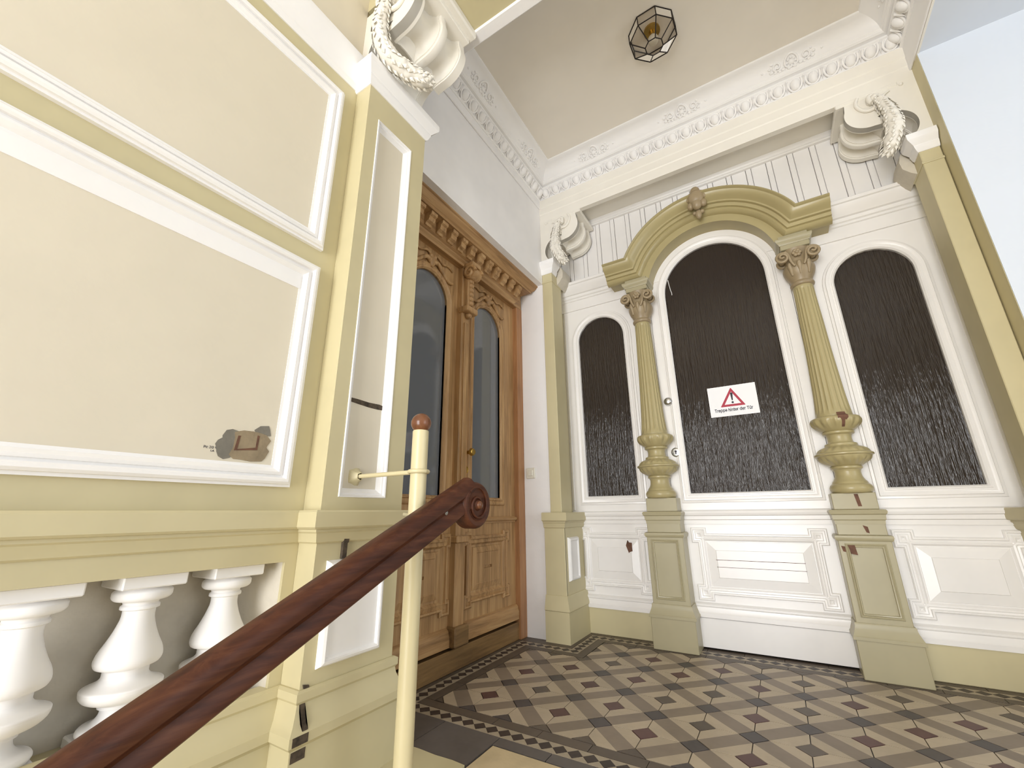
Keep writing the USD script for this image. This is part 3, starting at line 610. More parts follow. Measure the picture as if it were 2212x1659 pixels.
# ------------------------------------------------------------------ columns on pedestals, arch
YC = 3.80
def column(mirror, label):
    M = mir if mirror else (lambda m: m)
    cx = -.848; base = (2*CX-cx if mirror else cx, YC, 0)
    c = thing('half_column', label, 'column', base, 'half columns beside the white door')
    px = -.838
    def pb(h, yf, z0, z1, ch=.004): return bx(px-h, px+h, yf, YS+.01, z0, z1, ch)
    obj('plinth', M(pb(.163, 3.672, 0, .222)), 'ochre_oil', c)
    pth = [(px-.140, YS), (px-.140, 3.700), (px+.140, 3.700), (px+.140, YS)]
    pth = [(a, b_) for a, b_ in pth]
    obj('base_moulding', M(hmould(pth, [(-.05, .315), (.006, .315), (.010, .308), (.010, .296), (.014, .28), (.028, .245), (.034, .238), (.034, .220), (-.05, .220)])), 'ochre_oil', c, smooth=30)
    obj('pedestal_die', M(pb(.140, 3.700, .22, .835)), 'ochre_oil', c)
    obj('die_panel', M(cat([mould(rectp(px-.108, px+.108, .345, .785), [(0, -.005), (0, .004), (.006, .008), (.012, .004), (.016, .010), (.022, .008), (.026, -.004)], 'back', -3.700, True)])), 'ochre_oil', c, smooth=30)
    obj('upper_die', M(pb(.131, 3.708, .83, 1.0)), 'ochre_oil', c)
    pt2 = [(px-.131, YS), (px-.131, 3.708), (px+.131, 3.708), (px+.131, YS)]
    obj('lower_band', M(hmould([(px-.140, YS), (px-.140, 3.700), (px+.140, 3.700), (px+.140, YS)], [(-.03, .800), (.004, .800), (.010, .808), (.014, .822), (.012, .834), (.0, .840), (-.03, .840)])), 'ochre_oil', c, smooth=30)
    obj('dado_band', M(hmould(pt2, [(-.03, .905), (.002, .905), (.004, .93), (.010, .936), (.012, .965), (.020, .972), (.024, .988), (.018, .998), (-.03, 1.004)])), 'ochre_oil', c, smooth=30)
    obj('neck_block', M(pb(.122, 3.714, 1.0, 1.108)), 'ochre_oil', c)
    obj('torus_base', M(tr(lathe(spline([(0, 1.105), (.105, 1.108), (.118, 1.120), (.123, 1.140), (.116, 1.160), (.104, 1.172), (.100, 1.182), (.088, 1.200), (.078, 1.225), (.076, 1.250), (.082, 1.268), (.092, 1.276), (.092, 1.286), (.084, 1.292)], 4), 36), (cx, YC, 0))), 'ochre_gloss', c, smooth=60)
    def glob(r, th, z):   # gadroons on the globe
        amp = .09*np.exp(-((z-1.325)/.020)**2)+.085*np.exp(-((z-1.412)/.018)**2)
        return r*(1+amp*np.abs(np.sin(th*9)))
    obj('gadrooned_globe', M(tr(lathe(spline([(.084, 1.290), (.098, 1.298), (.130, 1.325), (.156, 1.352), (.160, 1.360), (.172, 1.366), (.172, 1.374), (.160, 1.382), (.150, 1.394), (.120, 1.418), (.096, 1.434), (.096, 1.446), (.084, 1.452)], 4), 108, fl=glob), (cx, YC, 0))), 'ochre_gloss', c, smooth=60)
    obj('collar', M(tr(lathe(spline([(.084, 1.450), (.074, 1.465), (.072, 1.490), (.078, 1.512), (.094, 1.520), (.096, 1.532), (.088, 1.538)], 4), 32), (cx, YC, 0))), 'ochre_gloss', c, smooth=60)
    def leaf(r, th, z):
        amp = np.exp(-((z-1.590)/.030)**2)
        return r*(1+amp*(.11*np.abs(np.cos(th*6))**.6+.05*np.abs(np.sin(th*18))-.05))
    obj('leaf_cup', M(tr(lathe(spline([(.088, 1.536), (.102, 1.545), (.124, 1.570), (.140, 1.600), (.148, 1.622), (.144, 1.634), (.126, 1.640), (.110, 1.642)], 5), 112, fl=leaf), (cx, YC, 0))), 'ochre_gloss', c, smooth=60)
    def flute(r, th, z):
        e = np.clip((z-1.66)/.04, 0, 1)*np.clip((2.70-z)/.03, 0, 1)
        return r*(1-.085*e*np.abs(np.sin(th*10))**.7)
    obj('fluted_shaft', M(tr(lathe(spline([(.112, 1.640), (.111, 1.655), (.1045, 1.72), (.097, 1.82), (.091, 1.95), (.083, 2.15), (.077, 2.40), (.070, 2.68), (.070, 2.70), (.068, 2.72)], 5), 160, fl=flute), (cx, YC, 0))), 'ochre_gloss', c, smooth=50)
    cap = obj('capital', M(tr(lathe(spline([(.068, 2.715), (.080, 2.722), (.084, 2.735), (.080, 2.748), (.072, 2.756), (.078, 2.775), (.104, 2.83), (.112, 2.87), (.104, 2.90), (.096, 2.92), (.100, 3.0), (.112, 3.03), (0, 3.03)], 4), 40), (cx, YC, 0))), 'taupe_paint', c, smooth=60, label='taupe leafy capital with corner scrolls')
    ms = []
    for sx in (-1, 1):
        for (yy, r) in ((3.678, .043), (3.79, .036)):
            th = np.linspace(0, 3.4*PI, 44); rr = r*(1.1-th/(3.4*PI)*.85)
            ctr = (cx+sx*.100, yy, 2.945)
            q = np.c_[ctr[0]-sx*rr*np.cos(th+1.2), np.full(44, yy)-.004*th, ctr[2]+rr*np.sin(th+1.2)]
            ms.append(tube(q, np.linspace(.014, .007, 44), 8)); ms.append(ball((ctr[0], yy+.006, ctr[2]), r*.95, 2, (1, .3, 1)))
            q = spline([(cx+sx*.030, yy+.004, 2.86), (cx+sx*.050, yy, 2.905), (cx+sx*.062, yy-.004, 2.96), (cx+sx*.080, yy-.004, 2.992)], 5)
            ms.append(tube(q, np.linspace(.008, .016, len(q)), 8))
    for a in np.arange(6)*PI/3: ms.append(ball((cx+.021*math.cos(a), 3.685, 2.975+.021*math.sin(a)), .016, 1, (1, .8, 1)))
    ms.append(ball((cx, 3.678, 2.975), .014, 1))
    for k in (-1, 0, 1):
        q = spline([(cx+k*.055, 3.715+abs(k)*.012, 2.800), (cx+k*.060, 3.700+abs(k)*.012, 2.850), (cx+k*.062, 3.688+abs(k)*.012, 2.890), (cx+k*.060, 3.678+abs(k)*.012, 2.900)], 5)
        ms.append(tube(q, np.r_[np.linspace(.008, .020, len(q)//2), np.linspace(.020, .010, len(q)-len(q)//2)], 8))
    obj('capital_leaves', M(cat(ms)), 'taupe_paint', cap, smooth=60)
    obj('impost_block', M(cat([bx(cx-.100, cx+.100, 3.695, YS, 3.03, 3.10, .004), hmould([(cx-.100, YS), (cx-.100, 3.695), (cx+.100, 3.695), (cx+.100, YS)], [(-.03, 3.070), (.004, 3.070), (.008, 3.082), (.022, 3.098), (.026, 3.112), (.026, 3.124), (-.03, 3.124)]), bx(cx-.10, cx+.10, 3.70, YS, 3.10, 3.16)])), 'ochre_oil', c, smooth=30)
    if mirror:   # paint flaked off to dark wood down the right column
        def fl_patch(z0, z1, r, a0, a1):
            pr = [(r(zz)+.0025, zz) for zz in np.linspace(z0, z1, 8)]
            return tr(lathe(pr, 8, a0, a1), (2*CX-cx, YC, 0))
        cup = lambda z: float(np.interp(z, [1.536, 1.545, 1.570, 1.600, 1.622, 1.634, 1.64, 1.7], [.088, .102, .124, .140, .150, .147, .128, .106]))*1.035
        obj('flaked_patch', cat([fl_patch(1.555, 1.655, cup, -1.42, -1.28), fl_patch(1.60, 1.66, cup, -1.55, -1.15)]), 'chip_brown', c, label='brown flaked patch on the leaf cup')
        obj('flaked_patch', cat([ext(Polygon([(px_-.012, 1.10), (px_+.010, 1.10), (px_+.018, 1.02), (px_-.002, 1.02)]), 'back', -3.7138, -3.7125) for px_ in (.445,)]+[ext(Polygon([(.44, .90), (.465, .89), (.468, .85), (.452, .855)]), 'back', -3.708, -3.7065)]), 'chip_brown', c, label='brown flaked strip on the pedestal neck')
        obj('flaked_patch', cat([ext(Polygon([(.335, .775), (.372, .775), (.378, .715), (.345, .722)]), 'back', -3.700, -3.689), ext(Polygon([(.300, .77), (.322, .765), (.325, .73), (.305, .735)]), 'back', -3.700, -3.6985)]), 'chip_brown', c, label='brown flaked spots on the die panel')
    return c
column(False, 'ochre fluted half column on tall pedestal left of the white door')
column(True, 'ochre fluted half column with flaked brown spots right of the white door')
a = thing('door_arch', 'ochre moulded arch with keystone spanning the two columns above the white door', 'arch', (CX, 3.7, 3.1))
ang = math.degrees(math.asin((3.335-ZA)/RO)); xB = RO*math.cos(math.radians(ang))
path = [(CX+.915, 3.335)]+circ(CX, ZA, RO, ang, 180-ang, 44)+[(CX-.915, 3.335)]
ARC = [(0, 0), (0, .170), (.010, .176), (.016, .170), (.022, .156), (.040, .150), (.062, .128), (.078, .100), (.084, .094), (.096, .092), (.100, .070), (.128, .066), (.132, .048), (.150, .052), (.164, .040), (.172, .022), (.176, 0)]
# path runs right to left over the top: the inside of the arch is on its left
obj('archivolt', mould(path, ARC, 'back', -3.73), 'ochre_gloss', a, smooth=30)
inner = unary_union([Point(CX, ZA).buffer(.535, 48), sbox(CX-.535, 2.5, CX+.535, ZA)])
outer = unary_union([Point(CX, ZA).buffer(.700, 48), sbox(CX-.74, 3.10, CX+.74, 3.20)]).intersection(sbox(-3, 3.10, 3, 5))
obj('fascia', ext(outer.difference(inner), 'back', -YS, -3.722), 'ochre_gloss', a, smooth=30)
obj('infill', ext(unary_union([Point(CX, ZA).buffer(.76, 48), sbox(CX-.90, 3.17, CX+.90, 3.33)]).intersection(sbox(-3, 3.17, 3, 5)).difference(unary_union([Point(CX, ZA).buffer(.545, 48), sbox(CX-.54, 2.5, CX+.54, ZA)])), 'back', -YS, -3.732), 'ochre_gloss', a)
ks = [ball((CX, 3.60, 3.80), .050, 2, (.85, .7, 1.1)), ball((CX, 3.585, 3.73), .062, 2, (1.1, .75, 1.25)), ball((CX, 3.585, 3.66), .048, 2, (.9, .8, 1.2)), ball((CX, 3.625, 3.58), .034, 2, (.8, .8, 1.5))]
for s_ in (-1, 1):
    ks += [ball((CX+s_*.060, 3.60, 3.735), .030, 2), ball((CX+s_*.052, 3.60, 3.665), .030, 2, (1, 1, 1.3)), ball((CX+s_*.045, 3.615, 3.79), .022, 2), ball((CX+s_*.030, 3.63, 3.60), .020, 2)]
obj('keystone', cat(ks), 'taupe_paint', a, smooth=60, label='taupe cartouche keystone')

# ================================================================== WOODEN DOOR
d = thing('door_1', 'brown pine double door with arched milky glass and dentil cornice in the left wall', 'door', (XD, DC, 0), kind='structure')
obj('frame_post', cat([bx(XD-.10, -2.0, 3.385, DY1, 0, 3.05, .004)]), 'pine_new', d, label='smoother orange brown right frame post')
obj('frame_post', cat([bx(XD-.10, -2.0, DY0, 1.695, 0, 3.05, .004)]), 'pine_new', d)
def leafm(y0, y1, g0, g1):
    gl = arched(g0, g1, 1.125, 2.62)
    l = sbox(y0, .150, y1, 3.08).difference(Polygon(gl)); return gl, ext(l, 'left', XD-.03, XD)
KNOT = [(0, -.03), (0, .004), (-.012, .018), (-.020, .018), (-.026, .010), (-.038, .012), (-.046, .018), (-.056, .014), (-.062, .004), (-.066, -.002), (-.066, -.03)]
for y0, y1, g0, g1, nm in ((2.60, 3.385, 2.722, 3.135, 'right'), (1.695, 2.49, 1.940, 2.353, 'left')):
    gl, m = leafm(y0, y1, g0, g1)
    lf = obj('door_leaf', m, 'pine', d, label='door leaf at the '+nm)
    obj('glass_moulding', mould(gl, KNOT, 'left', XD, True), 'pine', lf, smooth=30)
    obj('pane', ext(Polygon(gl), 'left', XD-.024, XD-.016), 'milk_glass', lf, label='milky grey glass pane')
    # carved spandrel over the arch
    gc = (g0+g1)/2; ms = []
    for s_ in (-1, 1):
        q = spline([(XD+.012, gc+s_*.020, 2.905), (XD+.018, gc+s_*.06, 2.920), (XD+.014, gc+s_*.115, 2.885), (XD+.016, gc+s_*.165, 2.840), (XD+.014, gc+s_*.215, 2.825), (XD+.012, gc+s_*.255, 2.835)], 6)
        ms.append(tube(q, np.linspace(.020, .012, len(q)), 8))
        q = spline([(XD+.010, gc+s_*.01, 2.965), (XD+.012, gc+s_*.06, 2.985), (XD+.010, gc+s_*.14, 2.955), (XD+.010, gc+s_*.19, 2.97), (XD+.010, gc+s_*.26, 2.95)], 6)
        ms.append(tube(q, .010, 8))
    ms += [ball((XD+.014, gc, 2.915), .040, 2, (.5, .8, 1.4)), ball((XD+.016, gc-.02, 2.95), .022, 2), ball((XD+.016, gc+.02, 2.95), .022, 2)]
    obj('carving', cat(ms), 'pine', lf, smooth=60, label='carved scroll ornament over the glass')
    # lock rail moulding, lower panel with eared frame, skirting
    e0, e1 = g0-.085, g1+.125
    obj('lock_rail', mould([(y0+.01, 0), (y1-.01, 0)][::1], [(.925, 0), (.925, .010), (.938, .014), (.945, .026), (.960, .030), (.968, .020), (.974, 0)], 'left', XD), 'pine_cross', lf, smooth=30)
    obj('panel_frame', mould(ears(e0, e1, .345, .865, .095, .030), [(0, 0), (0, .016), (.010, .026), (.020, .024), (.024, .012), (.040, .016), (.048, .020), (.060, .006), (.064, 0)], 'left', XD, True), 'pine', lf, smooth=30)
    obj('panel', mould(rectp(e0+.115, e1-.115, .455, .755), [(0, 0), (.002, .006), (.040, .016), (.044, .012), (.14, .012), (.14, 0)], 'left', XD, True), 'pine', lf)
    obj('skirting', mould([(y0+.01, 0), (y1-.006, 0)], [(.155, 0), (.155, .036), (.215, .036), (.228, .030), (.250, .026), (.262, .014), (.268, 0)], 'left', XD), 'pine_cross', lf, smooth=30)
# meeting stile with bracket and foot block
ast = obj('meeting_stile', cat([bx(XD-.02, XD+.055, 2.49, 2.60, .15, 3.05, .008), bx(XD+.05, XD+.070, 2.515, 2.575, 1.05, 2.52, .006)]), 'pine', d)
obj('foot_block', bx(XD, XD+.085, 2.470, 2.625, .150, .275, .010), 'pine_dirty', ast)
obj('plinth_block', bx(XD, XD+.075, 2.480, 2.612, .800, .850, .008), 'pine', ast)
cb = []
th = np.linspace(0, 2.6*PI, 44)
for yy in (2.495, 2.600):
    rr = .062*(1-th/(2.6*PI)*.8)
    q = np.c_[XD+.115+rr*np.cos(th), np.full(44, yy), 2.965+rr*np.sin(th)]
    cb.append(tube(q, .016, 8))
cb += [cyl((XD+.115, 2.495, 2.965), (XD+.115, 2.600, 2.965), .058, 24), bx(XD+.02, XD+.10, 2.505, 2.592, 2.66, 2.95, .012)]
for k in range(6): cb.append(ball((XD+.098, 2.548, 2.69+.042*k), .026, 2, (.8, 1.2, 1)))
cb += [bx(XD+.02, XD+.125, 2.475, 2.620, 2.600, 2.655, .010), ball((XD+.075, 2.548, 2.585), .030, 2, (1, 1, .9)), bx(XD+.03, XD+.16, 2.490, 2.606, 3.02, 3.06, .006)]
obj('scroll_bracket', cat(cb), 'pine', ast, smooth=50, label='carved scroll bracket at the top of the meeting stile')
obj('lock_plate', bx(XD+.002, XD+.012, 2.602, 2.655, 1.10, 1.62, .003), 'pine_new', ast)
kn = obj('door_knob', cat([cyl((XD+.01, 2.618, 1.455), (XD+.075, 2.618, 1.455), .014, 12), tr(lathe([(0, .02), (.022, .018), (.030, .008), (.030, -.008), (.020, -.016), (0, -.018)], 20).apply_transform(trimesh.transformations.rotation_matrix(PI/2, (0, 1, 0))), (XD+.085, 2.618, 1.455))]), 'brass', ast, smooth=40, label='small brass knob')
obj('lock_cylinder', tr(lathe([(0, .012), (.018, .012), (.022, .008), (.026, .014), (.030, .012), (.031, 0)], 22).apply_transform(trimesh.transformations.rotation_matrix(PI/2, (0, 1, 0))), (XD+.012, 2.628, 1.325)), 'brass', ast, smooth=40, label='round brass lock')
obj('threshold', cat([bx(XD-.10, XD+.030, DY0, DY1-.02, 0, .132, .004)]), 'pine_dirty', d, label='tall board under the door leaves')
# cornice over the door
hd = obj('head', cat([bx(XD-.08, XD+.055, DY0, 3.47, 3.035, 3.28, .004)]), 'pine_cross', d)
CORN = [(-.02, 3.030), (.060, 3.030), (.066, 3.050), (.080, 3.062), (.084, 3.075), (.104, 3.085), (.104, 3.180), (.190, 3.182), (.196, 3.190), (.196, 3.200), (.214, 3.212), (.232, 3.236), (.238, 3.250), (.250, 3.254), (.250, 3.276), (-.02, 3.276)]
CORN = [(u, z+.003) for u, z in CORN]
obj('cornice', hmould([(XD, 1.60), (XD, 3.40), (XD-.06, 3.40)][:2] and [(XD, 1.60), (XD, 3.255), (XD-.10, 3.255)], [(u, z) for u, z in CORN]), 'pine_cross', d, smooth=20)
for k in range(14):
    y = 1.72+k*.128
    if y > 3.36: break
    den = ext(Polygon([(XD+.10, 3.088), (XD+.118, 3.088), (XD+.125, 3.105), (XD+.150, 3.115), (XD+.158, 3.135), (XD+.158, 3.150), (XD+.176, 3.158), (XD+.180, 3.182), (XD+.10, 3.182)]), 'back', 0, .066)
    v = np.array(den.vertices); obj('dentil', trimesh.Trimesh(v+[0, y+.033, 0], den.faces, process=False), 'pine', d)
# curtain and room behind the glass
cy = np.linspace(1.7, 3.4, 120); cxv = -2.20+.016*np.sin(cy*38)+.010*np.sin(cy*17+1)
cp = Polygon(list(zip(cxv, cy))+[(x-.006, y) for x, y in zip(cxv[::-1], cy[::-1])])
one('curtain', ext(cp, 'floor', .95, 3.0), 'curtain', 'pale folded curtain hanging behind the milky door glass', 'curtain', (-2.2, DC, .95), smooth=60)
one('wall_behind_door', cat([bx(-3.2, -3.15, 1.3, 3.8, -.1, 3.4), bx(-3.2, -2.45, 1.25, 1.30, -.1, 3.4), bx(-3.2, -2.45, 3.75, 3.8, -.1, 3.4), bx(-3.2, -2.40, 1.3, 3.8, 3.35, 3.4), bx(-3.2, -2.1, 1.3, 3.8, -.1, -.02)]), 'wall_plaster', 'dim room behind the wooden door', 'wall', (-3.1, DC, 0), kind='structure')
# reveal lining is part of the upper wall; light switch on it
ls = thing('light_switch', 'square cream light switch on the white wall strip beside the wooden door', 'light switch', (-1.93, DY1, 1.35))
obj('cover_plate', bx(-1.977, -1.883, DY1-.014, DY1-.001, 1.304, 1.402, .006), 'switch_plastic', ls)
obj('rocker', bx(-1.955, -1.905, DY1-.020, DY1-.010, 1.326, 1.380, .005), 'switch_plastic', ls)

# ================================================================== FLOOR
fl = thing('floor', 'patterned landing floor of cream octagon and dark dot tiles', 'floor', (0, 3, 0), kind='structure')
obj('bed', bx(-2.14, XR+.1, 1.86, 4.3, -.15, -.006), 'grout', fl)
PX, PY, GX, GY, CD = .2215, .2155, -1.830, 2.137, .062
NI = 13
def in_field(i, j): return (j < 5 if i < 2 else j < 7)
ZT = 0.0
def tilem(poly, ch=.0, z0=-.012, z1=ZT):
    return ext(poly, 'floor', z0, z1)
rs = np.random.RandomState(2)
for i in range(NI):
    for j in range(7):
        if not in_field(i, j): continue
        x0, y0 = GX+i*PX, GY+j*PY; cx_, cy_ = x0+PX/2, y0+PY/2
        oc = Polygon([(x0+CD, y0), (x0+PX-CD, y0), (x0+PX, y0+CD), (x0+PX, y0+PY-CD), (x0+PX-CD, y0+PY), (x0+CD, y0+PY), (x0, y0+PY-CD), (x0, y0+CD)]).buffer(-.0022)
        dark_main = (i+j) % 2 == 1      # corner (i,j) dark: stripe runs along the (1,1) diagonal
        hw = CD*.70; dv = np.array([PX, PY])*1.0
        if not dark_main: dv = np.array([PX, -PY])
        dv = dv/np.linalg.norm(dv); nv_ = np.array([-dv[1], dv[0]]); c0 = np.array([cx_, cy_])
        st = Polygon([c0+dv*.3+nv_*hw, c0-dv*.3+nv_*hw, c0-dv*.3-nv_*hw, c0+dv*.3-nv_*hw]).intersection(oc)
        h = -.0012+rs.rand()*.0016
        t_ = obj('octagon_tile', tilem(oc.difference(st), z1=h), 'tile_cream', fl)
        obj('stripe', tilem(st, z1=h), 'tile_taupe', t_)
for i in range(NI+1):
    for j in range(8):
        nb = [(a, b_) for a in (i-1, i) for b_ in (j-1, j) if 0 <= a < NI and 0 <= b_ < 7 and in_field(a, b_)]
        if not nb: continue
        x, y = GX+i*PX, GY+j*PY
        q = Polygon([(x-CD, y), (x, y-CD), (x+CD, y), (x, y+CD)]).buffer(-.0022)
        if len(nb) < 4: q = q.intersection(unary_union([sbox(GX+a*PX, GY+b_*PY, GX+(a+1)*PX, GY+(b_+1)*PY) for a, b_ in nb]).buffer(-.002))
        if len(nb) < 4: mt = 'tile_brown' if rs.rand() < .7 else 'tile_dark'
        else: mt = ('tile_dark' if rs.rand() < .85 else 'tile_brown') if (i+j) % 2 == 1 else ('tile_red' if rs.rand() < .8 else 'tile_brown')
        obj('dot_tile', tilem(q, z1=-.001+rs.rand()*.0014), mt, fl)
# border: inner band, checker band, outer band, following the pilaster corner
XE = GX+NI*PX
field = unary_union([sbox(GX, GY, GX+2*PX, GY+5*PY), sbox(GX+2*PX, GY, XE, GY+7*PY)])
def ring(d0, d1): return field.buffer(d1, join_style=2).difference(field.buffer(d0, join_style=2))
def split_band(name, band, mat, step):
    """cut a border band into tiles along its runs"""
    b0 = band.bounds; k = 0
    cells = []
    for seg in ((sbox(-3, -3, 3, GY)), sbox(-3, GY, GX, GY+5*PY), sbox(-3, GY+5*PY, GX+2*PX, GY+5*PY+.5), sbox(GX, GY+5*PY+.2, GX+2*PX, 5), sbox(GX+2*PX, GY+7*PY, 5, 5), sbox(XE, GY, 5, GY+7*PY)):
        part = band.intersection(seg)
        for g in getattr(part, 'geoms', [part]):
            if g.is_empty: continue
            xa, ya, xb_, yb = g.bounds
            n = max(1, int(round(max(xb_-xa, yb-ya)/step)))
            for q in range(n):
                if xb_-xa > yb-ya: c = sbox(xa+(xb_-xa)*q/n, -9, xa+(xb_-xa)*(q+1)/n, 9)
                else: c = sbox(-9, ya+(yb-ya)*q/n, 9, ya+(yb-ya)*(q+1)/n)
                pz = g.intersection(c).buffer(-.0015)
                if pz.area > 1e-4: obj(name, tilem(pz, z1=-.001+rs.rand()*.0012), mat, fl)
split_band('border_tile', ring(.003, .072), 'tile_brown', .25)
split_band('border_tile', ring(.160, .30).intersection(sbox(-2.03, 1.99, XR, 3.90)).difference(sbox(-3, 0, 3, 2.0)), 'tile_brown', .25)
# checker band: dark diamonds set in light triangles
chk = ring(.074, .158).intersection(sbox(-2.03, 0, XR, 4))
dist = .116
line = np.array(field.buffer(dist, join_style=2).exterior.coords)
dk = []
for q in range(len(line)-1):
    p0, p1 = line[q], line[q+1]; Ls = np.linalg.norm(p1-p0); n = max(1, int(round(Ls/.0725)))
    for s_ in range(n):
        c = p0+(p1-p0)*s_/n
        if c[0] > XR-.05: continue
        dk.append(Polygon([(c[0]-.035, c[1]), (c[0], c[1]-.035), (c[0]+.035, c[1]), (c[0], c[1]+.035)]))
for q in dk:
    obj('checker_tile', tilem(q, z1=.0), 'tile_check_dark', fl)
obj('checker_ground', tilem(chk.difference(unary_union([q.buffer(.0012) for q in dk])), z1=-.0006), 'tile_check_light', fl, kind='stuff', label='small cream triangles between the dark checker tiles')
# slate strip at the landing edge and the top step
x = -2.0
for k, (xa, xb_) in enumerate([(-2.0, -1.62), (-1.62, -1.29), (-1.29, -1.02), (-1.02, -.66), (-.66, -.30), (-.30, .06), (.06, .42), (.42, .78), (.78, 1.14), (1.14, 1.33)]):
    ya = 1.715 if xb_ <= -1.28 else 1.910
    obj('slate_tile', tilem(sbox(xa+.002, ya, xb_-.002, 1.977), z1=-.001), 'tile_slate', fl)
st = thing('stair', 'cream stone stair with painted cheek descending from the landing', 'stairs', (-.2, 1.7, 0), kind='structure')
obj('top_slab', bx(-1.285, XR, 1.50, 1.905, -.16, .0, .006), 'step_stone', st)
for k in range(7):
    obj('step', bx(-1.285, XR, 1.50-.34*(k+1), 1.53-.34*k, -.16*(k+2), -.16*(k+1), .006), 'step_stone', st)
ck = Polygon([(XP, .5), (-1.292, .5), (-1.292, 1.708), (-1.36, 1.712), (-1.45, 1.706), (-1.55, 1.709), (-1.62, 1.705)])
obj('painted_cheek', ext(ck, 'floor', -.3, .003), 'yellow_paint', st, label='yellow painted cheek beside the top step')
obj('stair_cheek_base', bx(XP, -1.292, YF, .5, -2, -.30), 'yellow_paint', st)

# ================================================================== BALUSTERS
BP = [(0, .375), (.070, .375), (.084, .382), (.088, .392), (.082, .402), (.062, .408), (.050, .418), (.043, .432), (.042, .444), (.050, .446), (.050, .454), (.060, .458), (.088, .470), (.101, .488), (.102, .500), (.090, .506), (.072, .514), (.062, .522), (.058, .530), (.058, .546), (.066, .550), (.080, .556), (.086, .572), (.082, .592), (.066, .625), (.050, .665), (.043, .695), (.043, .712), (.052, .716), (.052, .724), (.046, .730), (.050, .738), (.070, .742), (.080, .754), (.080, .766), (.070, .776), (.060, .782), (0, .782)]
for k, (y, lb) in enumerate(((.930, 'white turned baluster nearest the near pilaster, partly behind the handrail'), (.670, 'white turned baluster in the middle of the niche'), (.410, 'white turned baluster at the left edge of the picture'))):
    b = thing('baluster', lb, 'baluster', (-1.855, y, .345), 'turned balusters in the wall niche')
    obj('turned_body', tr(lathe(spline(BP, 3), 40), (-1.855, y, 0)), 'white_plaster', b, smooth=50)
    obj('top_block', bx(-1.945, -1.768, y-.088, y+.088, .782, .822, .004), 'white_plaster', b)
    obj('foot_block', bx(-1.945, -1.768, y-.088, y+.088, .345, .376, .004), 'white_plaster', b)

# ================================================================== HANDRAIL AND POST
XH = -1.170
po = thing('handrail_post', 'cream round metal post with wall arm and brown wooden ball on top', 'post', (-1.255, 1.308, 0))
obj('pole', tr(lathe([(0, 0), (.0335, 0), (.0335, 1.336), (.031, 1.340), (0, 1.340)], 32), (-1.255, 1.308, 0)), 'post_cream', po, smooth=40)
obj('ball_finial', tr(lathe([(.001, 1.338), (.027, 1.338)]+[(.0425*math.cos(t), 1.372+.0425*math.sin(t)) for t in np.linspace(-.88, PI/2-.02, 18)], 32), (-1.255, 1.308, 0)), 'ball_wood', po, smooth=40, label='brown varnished wooden ball')
th = np.linspace(0, 2*PI, 33)
arm = obj('wall_arm', cat([tube(np.c_[-1.255+.0375*np.cos(th), 1.308+.0375*np.sin(th), np.full(33, 1.168)], .0088, 10), tube(spline([(-1.290, 1.308, 1.168), (-1.45, 1.308, 1.168), (XP-.028, 1.308, 1.168)], 6), .0098, 12)]), 'post_cream', po, smooth=50)
obj('wall_rosette', tr(lathe([(.014, .034), (.020, .030), (.024, .018), (.034, .008), (.040, .0)], 14, fl=lambda r, th, z: r*(1+.12*np.sin(5*th))).apply_transform(trimesh.transformations.rotation_matrix(PI/2, (0, 1, 0))), (XP-.030, 1.308, 1.168)), 'yellow_paint', arm, smooth=50)
obj('bolt', cyl((-1.255, 1.300, .995), (-1.312, 1.296, 1.0), .008, 10), 'ochre_oil', po, smooth=40)
hr = thing('handrail', 'dark brown wooden handrail ending in a round scroll at the head of the stairs', 'handrail', (XH, 1.0, .8))
sl = .475; n_ = np.array([0, -sl, 1.])/math.hypot(1, sl); tdir = np.array([0, 1., sl])/math.hypot(1, sl)
sec = [(-.028, -.062), (.028, -.062), (.035, -.056), (.036, -.040), (.030, -.020), (.024, -.010), (.027, -.002), (.037, .006), (.040, .022), (.038, .040), (.028, .056), (.012, .063), (-.012, .063), (-.028, .056), (-.038, .040), (-.040, .022), (-.037, .006), (-.027, -.002), (-.024, -.010), (-.030, -.020), (-.036, -.040), (-.035, -.056)]
def rail_c(y): return np.array([XH, y, 1.012+sl*(y-1.220)-.0705])
ys = np.linspace(-1.2, 1.545, 30); V = []; k = len(sec)
for y in ys:
    c = rail_c(y)
    for u, v_ in sec: V.append(c+np.array([u, 0, 0])+n_*v_)
F = []
for i in range(len(ys)-1):
    for q in range(k):
        a_, b_, c_, e_ = i*k+q, i*k+(q+1) % k, (i+1)*k+(q+1) % k, (i+1)*k+q
        F += [(a_, e_, c_), (a_, c_, b_)]
F += [(0, q, q+1) for q in range(1, k-1)]+[((len(ys)-1)*k, (len(ys)-1)*k+q+1, (len(ys)-1)*k+q) for q in range(1, k-1)]
rl = obj('rail', trimesh.Trimesh(V, F, process=False), 'mahogany', hr, smooth=35)
for y in (1.36,):
    c = rail_c(y)
    obj('screw_cap', tr(lathe([(0, .004), (.007, .003), (.010, 0)], 14).apply_transform(trimesh.transformations.rotation_matrix(PI/2, (0, 1, 0))), c+np.array([.0262, 0, 0])-n_*.004), 'screw_grey', rl, smooth=50)
SCY, SCZ = 1.560, 1.036
disc = lathe(spline([(0, .044), (.012, .046), (.018, .044), (.022, .040), (.026, .034), (.060, .033), (.066, .036), (.074, .040), (.086, .040), (.094, .034), (.099, .022), (.099, -.022), (.094, -.034), (.086, -.040), (0, -.040)], 3), 44).apply_transform(trimesh.transformations.rotation_matrix(PI/2, (0, 1, 0)))
sc = obj('scroll', tr(disc, (XH, SCY, SCZ)), 'mahogany', hr, smooth=40, label='round scroll end of the handrail')
th = np.linspace(0, 2.6*PI, 60); rr = .080*(1-.70*th/(2.6*PI))
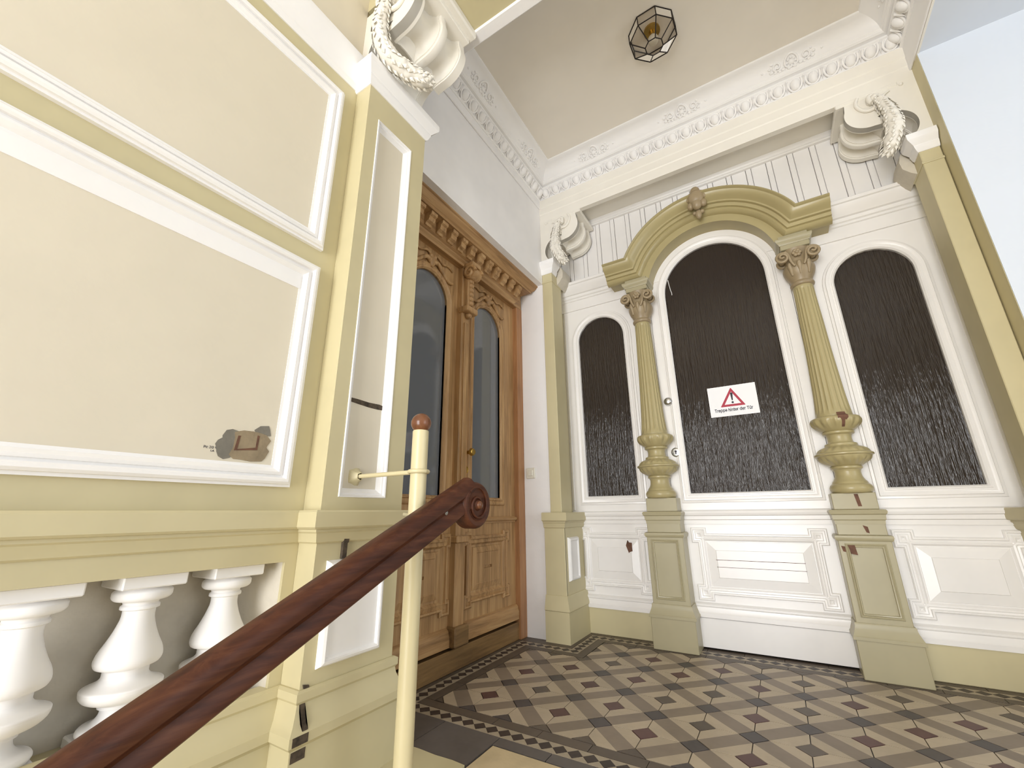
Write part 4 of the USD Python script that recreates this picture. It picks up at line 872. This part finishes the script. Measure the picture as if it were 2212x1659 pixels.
obj('spiral_bead', tube(np.c_[np.full(60, XH+.037), SCY+rr*np.cos(2.4-th), SCZ+rr*np.sin(2.4-th)], .006, 8), 'mahogany', sc, smooth=60)
obj('scroll_eye', ball((XH+.046, SCY, SCZ), .018, 2, (.7, 1, 1)), 'ball_wood', sc, smooth=True)

# ================================================================== LANTERN
lx, ly = -.255, 2.560
ln = thing('ceiling_lantern', 'octagonal clear glass lantern with dark metal bars on the landing ceiling', 'ceiling lamp', (lx, ly, ZC))
A0 = math.atan2(2.400-2.56, -.195+.255)
def octp(r, z): return [np.array((lx+r*math.cos(A0+k*PI/4), ly+r*math.sin(A0+k*PI/4), z)) for k in range(8)]
R1, R2, R3 = octp(.174, ZC-.006), octp(.174, 4.475), octp(.066, 4.398)
bars = []
for k in range(8):
    j = (k+1) % 8
    for p_, q_ in ((R1[k], R1[j]), (R2[k], R2[j]), (R3[k], R3[j]), (R1[k], R2[k]), (R2[k], R3[k])): bars.append((p_, q_))
fr = obj('frame', cat([cyl(p_, q_, .0042, 6) for p_, q_ in bars]), 'iron', ln, label='dark metal bars')
for k in range(8):
    j = (k+1) % 8
    for a_, b_, c_, e_ in ((R1[k], R1[j], R2[j], R2[k]), (R2[k], R2[j], R3[j], R3[k])):
        obj('glass_pane', trimesh.Trimesh([a_, b_, c_, e_], [(0, 1, 2), (0, 2, 3)], process=False), 'lantern_glass', ln)
obj('glass_pane', trimesh.Trimesh(R3, [(0, q, q+1) for q in range(1, 7)], process=False), 'lantern_glass', ln)
obj('lamp_holder', tr(lathe([(0, ZC), (.060, ZC), (.060, ZC-.015), (.026, ZC-.02), (.024, ZC-.055), (0, ZC-.055)], 20), (lx, ly, 0)), 'brass', ln, smooth=30, label='brass lamp holder')
obj('bulb', tr(lathe(spline([(0.018, ZC-.055), (.024, ZC-.065), (.040, ZC-.095), (.036, ZC-.120), (.018, ZC-.134), (0, ZC-.137)], 3), 20), (lx, ly, 0)), 'bulb', ln, smooth=60, label='frosted bulb')

# ================================================================== rest of the hall behind the camera
one('wall_front', cat([bx(-1.9, -1.56, YF-.15, YF, -2.5, 4.7), bx(.66, 5.2, YF-.15, YF, -2.5, 4.7), bx(-1.56, .66, YF-.15, YF, 3.35, 4.7)]), 'wall_plaster', 'plain wall with the wide street door opening behind the camera', 'wall', (0, -4.1, 0), kind='structure')
one('wall_side', cat([bx(5.1, 5.2, YF, -.4, -2.5, 4.2), bx(5.1, 5.2, 2.2, 3.6, -2.5, 4.2), bx(5.1, 5.2, -.4, 2.2, 3.6, 4.2), bx(5.1, 5.2, -.4, 2.2, -2.5, .2)]), 'cool_white', 'white side wall of the hall with a tall window opening', 'wall', (5.1, 0, 0), kind='structure')
one('floor_hall', bx(-1.9, 5.2, YF, 3.5, -1.5, -1.4), 'step_stone', 'lower hall floor behind and to the right of the camera', 'floor', (1, -1, -1.35), kind='structure')
